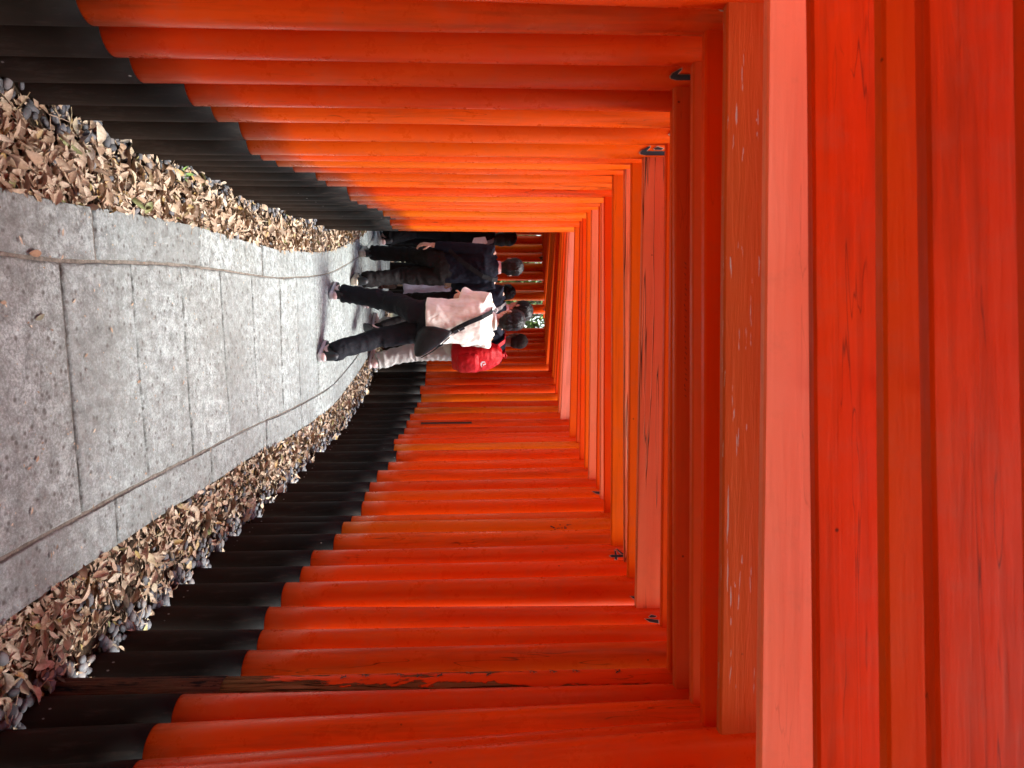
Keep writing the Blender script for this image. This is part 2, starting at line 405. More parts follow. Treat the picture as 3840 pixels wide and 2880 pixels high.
# ------------------------------------------------------------------ paved path: mortar bed and single slabs
mb = MB(); vs = []
n = 120
for i in range(n + 1):
    s = SMAX * i / n
    for side, off in ((0, KERB[0] - .012), (0, 0), (1, 0), (1, KERB[1] - .012)):
        p = crv_off(side, s, off); vs.append((p.x, p.y, -.0115))
    for side in (0, 1):
        p = crv_off(side, s, KERB[side] - .012); vs.append((p.x, p.y, -.16))
fs = []
for i in range(n):
    a, c = i * 6, (i + 1) * 6
    fs += [(a + j + 1, c + j + 1, c + j, a + j) for j in range(3)] + [(a + 4, a, c, c + 4), (a + 3, a + 5, c + 5, c + 3)]
mb.add(vs, fs)
path = tag(mb.build('paved_path', M['mortar'], smooth=False), kind='structure')

def slab(outline, seed, dz=0.0, jit=.004):
    """one stone: uneven rim, worn arris, sides down into the bed"""
    rnd = random.Random(seed); k = len(outline)
    c = sum(outline, Vector()) / k
    rim = []
    for i, p in enumerate(outline):
        d = (p - c).normalized()
        rim.append(p + d * ((noise.noise((p.x * 17, p.y * 17, seed)) * 1.1 + noise.noise((p.x * 60, p.y * 60, seed)) * .7 + rnd.uniform(-.35, .35)) * jit))
    tilt = Vector((rnd.uniform(-.004, .004), rnd.uniform(-.004, .004), 0))
    def ring(ins, z):
        out = []
        for p in rim:
            d = (p - c); L_ = d.length; q = p - d / L_ * ins
            out.append((q.x, q.y, z + dz + tilt.dot(q - c)))
        return out
    mb = MB(); rs = [ring(0, -.14), ring(0, -.009), ring(.004, -.0025), ring(.012, 0)]
    vs = [v for r in rs for v in r]; fs = []
    for a in range(3):
        for j in range(k):
            b = (j + 1) % k; fs.append((a * k + j, a * k + b, (a + 1) * k + b, (a + 1) * k + j))
    fs.append(tuple(range(3 * k, 4 * k)))
    mb.add(vs, fs)
    o = mb.build('slab', M['stone'], path, smooth=False)
    for p in o.data.polygons: p.use_smooth = len(p.vertices) == 4
    return o
def side_pts(side, s0, s1, off, n): return [crv_off(side, s0 + (s1 - s0) * i / n, off) for i in range(n + 1)]
def edge_pts(a, b, n): return [a.lerp(b, i / n) for i in range(1, n)]
sd = 100
for i in range(len(ST) - 1):                      # middle row
    g = .0075; ga = g / max(.2, (ST[i + 1][0] - ST[i][0]).length)
    lw = .008 if i < 5 else .0055
    nn = 11 if i < 5 else 4
    lft = side_pts(0, i + ga, min(i + 1 - ga, SMAX), -lw, nn); rgt = side_pts(1, i + ga, min(i + 1 - ga, SMAX), -lw, nn)
    out = rgt + edge_pts(rgt[-1], lft[-1], 22 if i < 5 else 8) + lft[::-1] + edge_pts(lft[0], rgt[0], 22 if i < 5 else 8)
    slab(out, sd, random.uniform(-.003, .002)); sd += 1
for side, brk in ((0, [0, .45, 2.5, 4.5, 6.4, 8.0, 9.95, 12.2, 14, 15.5, 17, 18.5, SMAX]), (1, [0, .9, 2.45, 4.45, 6.3, 8.0, 9.95, 12.1, 14, 15.5, 17, 18.5, SMAX])):
    for a, c in zip(brk[:-1], brk[1:]):          # kerb rows
        ga = .012
        nn = 22 if a < 5 else 9
        inn = side_pts(side, a + ga, c - ga, .006 if a < 4 else .004, nn); outp = side_pts(side, a + ga, c - ga, KERB[side], nn)
        o = (inn + edge_pts(inn[-1], outp[-1], 4) + outp[::-1] + edge_pts(outp[0], inn[0], 4))
        if side == 1: o = o[::-1]
        o = o[::-1] if side == 0 and False else o
        # orientation: make the outline run counter-clockwise
        ar = sum(o[q].x * o[(q + 1) % len(o)].y - o[(q + 1) % len(o)].x * o[q].y for q in range(len(o)))
        if ar < 0: o = o[::-1]
        slab(o, sd, random.uniform(-.004, .002), .006); sd += 1

# ------------------------------------------------------------------ torii gates
# left pillar x, y, radius, lean, top of black base; right pillar the same; underside of the tie beam left, right; its height, thickness
GATES = [
 (-1.040, 0.840, 0.074, 0.010, 0.400, 1.090, 0.830, 0.074, -0.020, 0.430, 2.062, 2.087, 0.170, 0.034),
 (-1.040, 1.010, 0.074, 0.010, 0.400, 1.090, 1.000, 0.074, -0.020, 0.430, 2.041, 2.068, 0.170, 0.033),
 (-1.040, 1.130, 0.074, 0.010, 0.400, 1.090, 1.120, 0.074, -0.020, 0.430, 2.049, 2.065, 0.110, 0.031),
 (-1.040, 1.330, 0.074, 0.010, 0.400, 1.090, 1.320, 0.074, -0.020, 0.430, 2.028, 2.045, 0.165, 0.029),
 (-1.040, 1.580, 0.074, 0.010, 0.400, 1.090, 1.600, 0.074, -0.020, 0.430, 2.051, 2.038, 0.150, 0.030),
 (-1.040, 1.760, 0.074, 0.010, 0.400, 1.045, 1.800, 0.075, -0.050, 0.430, 2.019, 2.013, 0.150, 0.032),
 (-1.027, 1.919, 0.070, 0.000, 0.367, 1.100, 1.967, 0.071, -0.052, 0.469, 2.013, 2.022, 0.120, 0.034),
 (-1.024, 2.091, 0.071, 0.000, 0.339, 1.103, 2.168, 0.075, -0.030, 0.424, 2.031, 2.049, 0.120, 0.034),
 (-1.022, 2.249, 0.080, 0.000, 0.345, 1.084, 2.341, 0.072, -0.004, 0.429, 2.018, 2.043, 0.120, 0.034),
 (-1.002, 2.394, 0.073, 0.000, 0.446, 1.082, 2.472, 0.075, -0.002, 0.524, 2.049, 2.056, 0.120, 0.034),
 (-1.036, 2.624, 0.076, 0.000, 0.440, 1.088, 2.724, 0.076, -0.008, 0.517, 2.145, 2.150, 0.120, 0.034),
 (-1.035, 2.827, 0.072, 0.000, 0.470, 1.070, 2.928, 0.069, 0.002, 0.507, 2.142, 2.143, 0.120, 0.034),
 (-1.051, 3.047, 0.074, 0.000, 0.424, 1.056, 3.180, 0.068, 0.007, 0.458, 2.097, 2.090, 0.120, 0.034),
 (-1.079, 3.228, 0.073, 0.000, 0.416, 1.015, 3.379, 0.078, -0.012, 0.477, 2.082, 2.095, 0.120, 0.034),
 (-1.113, 3.429, 0.072, 0.000, 0.427, 0.991, 3.612, 0.071, -0.012, 0.499, 2.089, 2.124, 0.120, 0.034),
 (-1.148, 3.629, 0.075, 0.000, 0.452, 0.963, 3.834, 0.071, -0.012, 0.497, 2.070, 2.096, 0.120, 0.034),
 (-1.164, 3.830, 0.075, 0.000, 0.520, 0.929, 4.034, 0.080, -0.012, 0.575, 2.145, 2.179, 0.120, 0.034),
 (-1.196, 4.049, 0.079, 0.000, 0.522, 0.904, 4.286, 0.074, -0.012, 0.567, 2.182, 2.221, 0.120, 0.034),
 (-1.184, 4.201, 0.076, 0.000, 0.614, 0.901, 4.456, 0.078, -0.012, 0.589, 2.120, 2.163, 0.120, 0.034),
 (-1.207, 4.400, 0.079, 0.000, 0.587, 0.851, 4.718, 0.074, -0.012, 0.608, 2.133, 2.178, 0.120, 0.034),
 (-1.243, 4.631, 0.078, 0.000, 0.592, 0.826, 4.989, 0.076, -0.012, 0.582, 2.157, 2.197, 0.120, 0.034),
 (-1.268, 4.831, 0.080, 0.000, 0.619, 0.787, 5.231, 0.070, -0.012, 0.576, 2.138, 2.175, 0.120, 0.034),
 (-1.311, 5.082, 0.076, 0.000, 0.650, 0.746, 5.541, 0.076, -0.012, 0.584, 2.140, 2.189, 0.120, 0.034),
 (-1.309, 5.284, 0.070, 0.000, 0.663, 0.708, 5.792, 0.078, -0.012, 0.633, 2.139, 2.182, 0.120, 0.034),
 (-1.352, 5.482, 0.078, 0.000, 0.688, 0.641, 6.043, 0.074, -0.012, 0.668, 2.209, 2.261, 0.120, 0.034),
 (-1.403, 5.732, 0.080, 0.000, 0.695, 0.621, 6.444, 0.077, -0.012, 0.595, 2.179, 2.239, 0.120, 0.034),
 (-1.459, 6.242, 0.073, 0.000, 0.586, 0.590, 6.704, 0.076, -0.012, 0.561, 2.202, 2.204, 0.120, 0.034),
 (-1.479, 6.468, 0.073, 0.000, 0.572, 0.559, 6.975, 0.069, -0.012, 0.568, 2.266, 2.252, 0.120, 0.034),
 (-1.509, 6.633, 0.073, 0.000, 0.614, 0.518, 7.185, 0.077, -0.012, 0.602, 2.298, 2.276, 0.120, 0.034),
 (-1.554, 6.900, 0.073, 0.000, 0.574, 0.459, 7.496, 0.075, -0.012, 0.591, 2.229, 2.201, 0.120, 0.034),
 (-1.604, 7.106, 0.073, 0.000, 0.621, 0.396, 7.747, 0.072, -0.012, 0.601, 2.235, 2.206, 0.120, 0.034),
 (-1.655, 7.283, 0.073, 0.000, 0.630, 0.331, 7.968, 0.068, -0.012, 0.625, 2.262, 2.236, 0.120, 0.034),
 (-1.684, 7.430, 0.073, 0.000, 0.624, 0.286, 8.158, 0.078, -0.012, 0.637, 2.266, 2.239, 0.120, 0.034),
 (-1.756, 7.688, 0.073, 0.000, 0.629, 0.197, 8.459, 0.074, -0.012, 0.655, 2.270, 2.242, 0.120, 0.034),
 (-1.843, 7.936, 0.073, 0.000, 0.637, 0.093, 8.750, 0.077, -0.012, 0.616, 2.274, 2.245, 0.120, 0.034),
 (-1.913, 8.124, 0.073, 0.000, 0.688, 0.005, 8.981, 0.079, -0.012, 0.659, 2.278, 2.248, 0.120, 0.034),
 (-1.979, 8.253, 0.073, 0.000, 0.626, -0.081, 9.151, 0.077, -0.012, 0.651, 2.250, 2.220, 0.120, 0.034),
 (-2.047, 8.358, 0.060, 0.000, 0.640, -0.193, 9.582, 0.070, -0.012, 0.622, 2.254, 2.226, 0.120, 0.034),
 (-2.119, 8.460, 0.060, 0.000, 0.610, -0.292, 9.753, 0.070, -0.012, 0.615, 2.258, 2.232, 0.120, 0.034),
 (-2.196, 8.559, 0.060, 0.000, 0.589, -0.385, 9.904, 0.070, -0.012, 0.610, 2.262, 2.238, 0.120, 0.034),
 (-2.277, 8.654, 0.060, 0.000, 0.589, -0.498, 10.054, 0.070, -0.012, 0.602, 2.266, 2.244, 0.120, 0.034),
 (-2.363, 8.744, 0.060, 0.000, 0.613, -0.563, 10.155, 0.070, -0.012, 0.597, 2.270, 2.250, 0.120, 0.034),
 (-2.453, 8.831, 0.060, 0.000, 0.615, -0.654, 10.256, 0.070, -0.012, 0.593, 2.274, 2.256, 0.120, 0.034),
 (-2.547, 8.914, 0.060, 0.000, 0.561, -0.729, 10.355, 0.069, -0.012, 0.589, 2.278, 2.262, 0.120, 0.034),
 (-2.644, 8.992, 0.060, 0.000, 0.600, -1.112, 10.500, 0.070, 0.000, 0.600, 2.280, 2.275, 0.110, 0.034),
 (-2.746, 9.065, 0.060, 0.000, 0.600, -1.317, 10.600, 0.070, 0.000, 0.600, 2.280, 2.275, 0.110, 0.034),
 (-2.850, 9.134, 0.060, 0.000, 0.600, -1.460, 10.680, 0.070, 0.000, 0.600, 2.280, 2.275, 0.110, 0.034),
 (-2.958, 9.198, 0.060, 0.000, 0.600, -1.635, 10.750, 0.070, 0.000, 0.600, 2.280, 2.275, 0.110, 0.034),
 (-3.068, 9.257, 0.060, 0.000, 0.600, -1.770, 10.800, 0.070, 0.000, 0.600, 2.280, 2.275, 0.110, 0.034),
 (-3.181, 9.310, 0.060, 0.000, 0.600, -1.935, 10.850, 0.070, 0.000, 0.600, 2.280, 2.275, 0.110, 0.034),
 (-3.296, 9.358, 0.060, 0.000, 0.600, -2.080, 10.900, 0.070, 0.000, 0.600, 2.280, 2.275, 0.110, 0.034),
 (-3.414, 9.401, 0.060, 0.000, 0.600, -2.220, 10.950, 0.070, 0.000, 0.600, 2.280, 2.275, 0.110, 0.034),
 (-3.533, 9.438, 0.060, 0.000, 0.600, -2.380, 11.000, 0.070, 0.000, 0.600, 2.280, 2.275, 0.110, 0.034),
 (-3.654, 9.470, 0.060, 0.000, 0.600, -2.600, 11.030, 0.070, 0.000, 0.600, 2.280, 2.275, 0.110, 0.034),
 (-3.776, 9.496, 0.060, 0.000, 0.600, -2.820, 11.050, 0.070, 0.000, 0.600, 2.280, 2.275, 0.110, 0.034),
]

N_SEEN = len(GATES)
for y_ in (.62, .38, .12, -.15, -.42, -.70, -1.0, -1.3, -1.6, -1.9, -2.25, -2.6, -3.0, -3.4):       # unseen gates added for shade, as the tunnel goes on overhead and behind the viewpoint
    GATES.append((-1.05, y_, .075, 0, .42, 1.09, y_, .075, 0, .42, 2.05, 2.06, .13, .034))
ORANGE, VERM, RED, DEEP, SALMON, BRIGHT = (.74, .132, .003, 1), (.70, .082, .002, 1), (.65, .046, .002, 1), (.54, .040, .002, 1), (.78, .245, .115, 1), (.78, .062, .001, 1)  # the salmon tone has sky glare put into the faded paint
# paint tone of the tie beam of each gate, and of its pillars
BROWNED = (.66, .115, .030, 1)
BEAMTONE = {0: RED, 1: RED, 2: VERM, 3: RED, 4: SALMON, 5: (.54, .115, .022, 1), 6: (.74, .060, .003, 1), 7: BROWNED, 8: BROWNED, 9: VERM, 10: VERM, 11: VERM, 12: SALMON, 13: ORANGE, 14: SALMON,
            15: ORANGE, 16: RED, 17: VERM, 18: BRIGHT, 19: SALMON, 20: VERM, 21: SALMON, 22: ORANGE, 23: BRIGHT, 24: VERM, 25: DEEP, 26: VERM, 27: VERM, 28: RED, 29: (.84, .32, .21, 1), 30: SALMON}
PILTONE = {5: RED, 6: RED, 7: RED, 8: RED, 9: RED, 10: VERM, 11: VERM, 12: VERM, 13: VERM, 14: ORANGE, 15: BRIGHT, 16: VERM, 17: ORANGE}
# the gates that can be told apart by look; the rest are named by their neighbours
LOOK = {5: 'vermilion torii gate whose tie beam has flaking paint with pale grey chips',
        4: 'torii gate with a pale salmon tie beam just nearer than the flaking beam',
        9: 'torii gate whose right pillar has peeling paint and bare brown wood',
        12: 'torii gate with a wide salmon tie beam full of long dark cracks',
        18: 'torii gate with a bright scarlet tie beam beside a narrow salmon one',
        29: 'torii gate with a broad pale pink tie beam above the walkers heads'}
ORD = ['first', 'second', 'third', 'fourth', 'fifth', 'sixth', 'seventh', 'eighth', 'ninth', 'tenth', 'eleventh', 'twelfth', 'thirteenth']
BEHIND = ('just in front of the viewpoint', 'right above the viewpoint', 'right behind the viewpoint', 'a step behind the viewpoint', 'two steps behind the viewpoint', 'three steps behind the viewpoint', 'four steps behind the viewpoint', 'five steps behind the viewpoint', 'six steps behind the viewpoint', 'seven steps behind the viewpoint', 'eight steps behind the viewpoint', 'nine steps behind the viewpoint', 'ten steps behind the viewpoint', 'farthest behind the viewpoint')
def gate_label(k):
    if k >= N_SEEN: return 'unseen red torii gate added for shade ' + BEHIND[k - N_SEEN]
    if k in LOOK: return LOOK[k]
    if k < 4: return 'red torii gate overhead, %s nearer than the pale salmon beam' % ORD[3 - k]
    base = max(i for i in LOOK if i < k)
    what = {5: 'the flaking beam gate', 9: 'the peeling pillar gate', 12: 'the cracked beam gate', 18: 'the bright scarlet beam gate', 29: 'the pale pink beam gate'}[base]
    n_ = k - base
    if n_ > 13: return 'torii gate round the bend behind the walkers, %s counted back from the far end' % ORD[N_SEEN - 1 - k]
    return 'vermilion torii gate with black pillar bases, %s one beyond %s' % (ORD[n_ - 1], what)

def bow_at(seed, z): return noise.noise((seed * 3.1, z * .7, 2.0)) * .006
def shaft(base, zb, z0, z1, r, lean, seed, seg=28, rings=10, extra=0.0):
    """round pillar section in its own coordinates (origin at the foot)"""
    mb = MB(); rs = []
    for i in range(rings + 1):
        z = z0 + (z1 - z0) * i / rings; ring = []
        off = lean * (z - zb)
        bow = bow_at(seed, z)
        for k in range(seg):
            th = 2 * math.pi * k / seg
            rr = (r + extra) * (1 + .012 * noise.noise((math.cos(th) * 1.3 + seed, math.sin(th) * 1.3, z * 1.1)))
            ring.append((off + bow + rr * math.cos(th), rr * math.sin(th), z))
        rs.append(ring)
    loft_rings(mb, rs, True)
    return mb

def plank(name, a, b, za, zb, h, t, mat, parent, org, curve=0.0, ext=(0, 0), seg=10, bev=.005, taper=0.0):
    """a sawn beam between two pillar centres: length along local x, rounded arrises, a little bow"""
    a = Vector((a[0], a[1], za)); b = Vector((b[0], b[1], zb)); d = b - a; ln = d.length
    ax = d.normalized(); ay = Vector((-ax.y, ax.x, 0)).normalized(); az = ax.cross(ay)
    mid = (a + b) / 2; mb = MB(); rs = []
    x0, x1 = -ln / 2 - ext[0], ln / 2 + ext[1]
    sd_ = random.random() * 50
    for i in range(seg + 1):
        x = x0 + (x1 - x0) * i / seg; u = abs(2 * (x / (x1 - x0)))
        up = curve * u ** 3; bw = noise.noise((x * .9, sd_, 0)) * .003; hz = noise.noise((x * 1.1, sd_, 5)) * .003
        hh = h; tt = t / 2 * (1 + taper * 0)
        prof = [(-tt + bev, 0), (tt - bev, 0), (tt, bev), (tt, hh - bev), (tt - bev, hh), (-tt + bev, hh), (-tt, hh - bev), (-tt, bev)]
        rs.append([(x, p[0] + bw, p[1] + up + hz) for p in prof])
    loft_rings(mb, rs, True)
    me = mb.mesh(name, mat, smooth=False)
    o = link(name, me, parent)
    rot = Matrix((ax, ay, az)).transposed()
    o.matrix_basis = Matrix.Translation(mid - org) @ rot.to_4x4()
    return o

def strokes(parent, r, lean_x, z, polys, ang, name='brush_stroke', scale=1.0, rimw=.006):
    """painted brush strokes wrapped on the front of a pillar: every stroke a raised patch with a pale rim"""
    for poly in polys:
        for grow, mi, lift in ((rimw, 0, .0012), (0.0, 1, .0026)):
            mb = MB(); c = Vector((sum(p[0] for p in poly) / len(poly), sum(p[1] for p in poly) / len(poly)))
            n_ = len(poly); vs = []
            for p in poly:
                d = Vector(p) - c; q = c + d * (1 + grow / max(.004, d.length))
                th = ang + q.x * scale / r; rr = r * 1.013 + lift
                vs.append((lean_x + rr * math.sin(th), -rr * math.cos(th), z + q.y * scale))
            th = ang + c.x * scale / r; rr = r * 1.016 + lift
            vs.append((lean_x + rr * math.sin(th), -rr * math.cos(th), z + c.y * scale))
            mb.add(vs, [(i, (i + 1) % n_, n_) for i in range(n_)])
            if mi == 0: rim = mb.build(name, M['rim'], parent, smooth=False)
            else:
                # the black face joined over its pale rim
                b0 = len(rim.data.vertices); me = rim.data
                mb2 = MB(); mb2.add([v.co[:] for v in me.vertices], [tuple(p.vertices) for p in me.polygons], 0)
                mb2.add(vs, [(i, (i + 1) % n_, n_) for i in range(n_)], 1)
                rim.data = mb2.mesh(name, [M['rim'], M['ink']], smooth=False)
M['ink'] = flat_mat('brush_ink', (.009, .011, .013), .45, .4, 80, .3)
M['rim'] = flat_mat('pale_stroke_rim', (.42, .28, .19), .6, .3, 60, .2)

HOOK = [(-.012, .10), (.012, .10), (.013, -.04), (.006, -.068), (-.006, -.072), (-.012, -.05)]
BARB = [(-.008, -.046), (-.004, -.071), (-.018, -.064), (-.037, -.030), (-.031, -.028)]
DROP = [(-.034, .012), (-.026, -.006), (-.020, .0), (-.020, .03), (-.027, .04)]
BLOB = [(-.016, .06), (.012, .06), (.014, .0), (.004, -.022), (-.008, -.012)]
LEAN = [(-.004, .05), (.016, .05), (.006, -.005), (-.012, -.034), (-.010, .0)]
TAIL = [(-.038, .03), (-.030, .045), (-.008, .058), (.006, .06), (-.006, .042), (-.022, .030)]
def H(y, x0, x1, w=.009): return [(x0, y - w * .4), (x0 + .006, y + w * .5), (x1 - .01, y + w * .9), (x1, y + w * .3), (x1 - .008, y - w * .5)]
STEM = [(-.005, .05), (.005, .05), (.006, -.05), (-.001, -.062), (-.006, -.05)]
SWL = [(.0, .042), (.008, .038), (-.012, .0), (-.036, -.022), (-.040, -.020), (-.014, .008)]
SWR = [(.0, .02), (.010, .022), (.020, .002), (.042, -.018), (.030, -.022), (.010, -.004)]
OFFER = [H(.036, -.026, .028), H(.020, -.030, .032), H(.004, -.034, .036), SWL, SWR, H(-.022, -.018, .020, .007), H(-.036, -.022, .024, .007), STEM]
PLANT = [H(.018, -.022, .024), [(-.003, .05), (.006, .05), (.007, -.05), (-.004, -.05)], [(-.002, .01), (.004, .006), (-.022, -.032), (-.028, -.028)], [(.004, .008), (.028, -.03), (.020, -.034), (.0, .0)]]

gates = []
for k, g in enumerate(GATES):
    xl, yl, rl, ll, bl, xr, yr, rr_, lr, br, zl, zr, bh, bt = g
    org = Vector(((xl + xr) / 2, (yl + yr) / 2, 0))
    e = empty('torii_gate', org); gates.append(e)
    tag(e, gate_label(k), 'torii gate', 'torii gates lining the path')
    top = (zl + zr) / 2 + bh + .21 + random.uniform(-.02, .02)
    pils = []
    for side, (x, y, r, ln, zb) in enumerate(((xl, yl, rl, ll, bl), (xr, yr, rr_, lr, br))):
        z0 = -.30
        # lean is measured at the black band; keep it small below and above
        pm = M['pillar_peel'] if (k == 9 and side == 1) else M['pillar']
        far = 30 < k
        p = shaft(None, zb, zb, top, r, ln, k * 2 + side, 28 if not far else 18, 10 if not far else 5).build('pillar', pm, e, Vector((x, y, 0)) - org)
        t0 = (RED, BRIGHT)[k % 2] if side == 1 and k <= 12 else PILTONE[k] if k in PILTONE and side == 0 else random.choice((VERM, ORANGE, VERM, BRIGHT)) if side == 0 else random.choice((RED, BRIGHT, VERM, RED, ORANGE, BRIGHT))
        jit = random.uniform(.9, 1.08)
        p.color = (t0[0] * jit, t0[1] * random.uniform(.8, 1.15), t0[2], 1)
        sl = shaft(None, zb, z0, zb, r, ln, k * 2 + side, 28 if not far else 18, 5, .0022).build('black_base', M['black_rot'] if (k == 9 and side == 1) else M['black'], p)
        pils.append(p)
    mt = {5: M['beam_flake'], 12: M['beam_crack'], 14: M['beam_crack']}.get(k, M['beam'])
    lxl, lxr = ll * (zl - bl), lr * (zr - br)
    tb = plank('tie_beam', (xl + lxl, yl), (xr + lxr, yr), zl, zr, bh, bt, mt, e, org, 0, (.16, .16), 12)
    tb.color = (.88, .30, .18, 1) if k == 4 else BEAMTONE.get(k, random.choice((VERM, RED, ORANGE)))  # the pale salmon beam is painted lighter for its sky sheen
    lt = plank('lintel', (xl + lxl, yl), (xr + lxr, yr), top - .004, top + (zr - zl) * .5, .15, (.04 if k in (1, 2, 3, 4, 11) else .09 if k < 3 else .14 if k >= N_SEEN else .14 if k < 10 else .13 if k < 13 else .15 if k > 33 else .05), M['beam'], e, org, .035, (.30, .30), 14, .008)
    lt.color = random.choice((VERM, RED, ORANGE))
    cm = Vector(((xl + xr + lxl + lxr) / 2, (yl + yr) / 2, 0))
    if k < 2 or k >= N_SEEN:
        gates[-1] = (e, pils, g); continue
    sb = MB(); hh = top - (zl + zr) / 2 - bh
    loft(sb, [(0, 0, 0), (0, 0, hh)], [(.045, .024)] * 2, seg=4)
    st = sb.build('strut', M['beam'], e, Vector((cm.x, cm.y, (zl + zr) / 2 + bh)) - org, smooth=False); st.rotation_euler = (0, 0, math.atan2(yr - yl, xr - xl)); st.color = VERM
    gates[-1] = (e, pils, g)

# brush strokes that show below the nearer beams, and other marks on single pillars
def on_pillar(k, side, z, polys, ang=0.0, scale=1.0, rimw=.006):
    e, pils, g = gates[k]; p = pils[side]; r = g[2] if side == 0 else g[7]
    ln, zb = (g[3], g[4]) if side == 0 else (g[8], g[9])
    strokes(p, r, ln * (z - zb) + bow_at(k * 2 + side, z), z, polys, ang, scale=scale, rimw=rimw)

# ------------------------------------------------------------------ people
def fused(name, mb, voxel, mat, parent=None, smooth=4, disp=None):
    """fuse overlapping lofted volumes into one continuous skin"""
    me = mb.mesh(name, mat); o = link('tmp', me)
    md = o.modifiers.new('r', 'REMESH'); md.mode = 'VOXEL'; md.voxel_size = voxel; md.use_smooth_shade = True
    if smooth:
        s_ = o.modifiers.new('s', 'SMOOTH'); s_.iterations = smooth; s_.factor = .5
    dg = bpy.context.evaluated_depsgraph_get()
    me2 = bpy.data.meshes.new_from_object(o.evaluated_get(dg))
    bpy.data.objects.remove(o); bpy.data.meshes.remove(me)
    me2.name = name
    if disp:
        nrm = [v.normal.copy() for v in me2.vertices]
        for v, n_ in zip(me2.vertices, nrm): v.co += n_ * disp(v.co)
    me2.materials.clear(); me2.materials.append(mat)
    me2.polygons.foreach_set('use_smooth', [True] * len(me2.polygons)); me2.update()
    return link(name, me2, parent)

def ik(a, c, l1, l2, pole):
    """middle joint of a two-bone limb"""
    a, c = Vector(a), Vector(c); d = c - a; L_ = min(d.length, (l1 + l2) * .999)
    x = (l1 * l1 - l2 * l2 + L_ * L_) / (2 * L_); h = math.sqrt(max(0, l1 * l1 - x * x))
    u = d.normalized(); p = Vector(pole) - u * Vector(pole).dot(u); p.normalize()
    return a + u * x + p * h

def fold_fn(amp, seed, fz=16, fx=7):
    def f(co):
        n1 = noise.noise((co.x * fx + seed, co.y * fx, co.z * fz))
        n2 = noise.noise((co.x * 22 + seed, co.y * 22, co.z * 30))
        return (1 - abs(n1) * 2) * amp * .7 + n2 * amp * .35
    return f

def hand_mesh(mb, wrist, d, palm_n, side, s, curl=.55):
    """palm, four unequal bent fingers and a thumb leaving the side of the palm"""
    d = Vector(d).normalized(); pn = Vector(palm_n); pn = (pn - d * pn.dot(d)).normalized(); w = d.cross(pn) * side
    wr = Vector(wrist)
    loft(mb, [wr - d * .02 * s, wr + d * .03 * s, wr + d * .085 * s, wr + d * .098 * s], [(.026 * s, .020 * s), (.036 * s, .017 * s), (.040 * s, .014 * s), (.034 * s, .010 * s)], ax=w, seg=10)
    for q, (off, ln) in enumerate(((.030, .066), (.010, .076), (-.011, .071), (-.031, .054))):
        p0 = wr + d * .075 * s + w * off * s; r = .0088 * s
        d1 = (d * math.cos(curl * .5) + pn * math.sin(curl * .5)); d2 = (d * math.cos(curl * 1.3) + pn * math.sin(curl * 1.3)); d3 = (d * math.cos(curl * 2.0) + pn * math.sin(curl * 2.0))
        p1 = p0 + d1 * (ln * .5 + .02) * s; p2 = p1 + d2 * ln * .36 * s; p3 = p2 + d3 * ln * .26 * s
        loft(mb, [p0, p1, p2, p3], [r * 1.1, r, r * .95, r * .75], ax=w, seg=7)
    t0 = wr + d * .022 * s + w * .028 * s; t1 = t0 + (d * .6 + w * .65 + pn * .35).normalized() * .045 * s; t2 = t1 + (d * .9 + w * .15 + pn * .5).normalized() * .034 * s
    loft(mb, [t0, t1, t2], [.0125 * s, .0105 * s, .008 * s], ax=pn, seg=7)

SKIN = flat_mat('skin_light', (.52, .30, .215), .5, .35, 30, .08, .1)
SKIN_DK = flat_mat('skin_dark', (.13, .062, .038), .48, .35, 30, .1, .1)
def hair_mat(name, col):
    m, nt, b = new_mat(name, .5, .3)
    n_ = tex(nt, coords(nt, (60, 60, 9)), 1.0, 5, .7, .4)
    L(nt, ramp(nt, n_, [(.35, tuple(c * .5 for c in col)), (.7, tuple(c * 1.8 for c in col))]), b.inputs['Base Color'])
    bump(nt, b, n_, .8, .006); b.inputs['Anisotropic'].default_value = .4
    return m
HAIR = hair_mat('black_hair', (.0048, .0044, .0042)); HAIR_SH = flat_mat('cropped_hair', (.022, .014, .011), .8, .2, 240, .5, .6, .004)

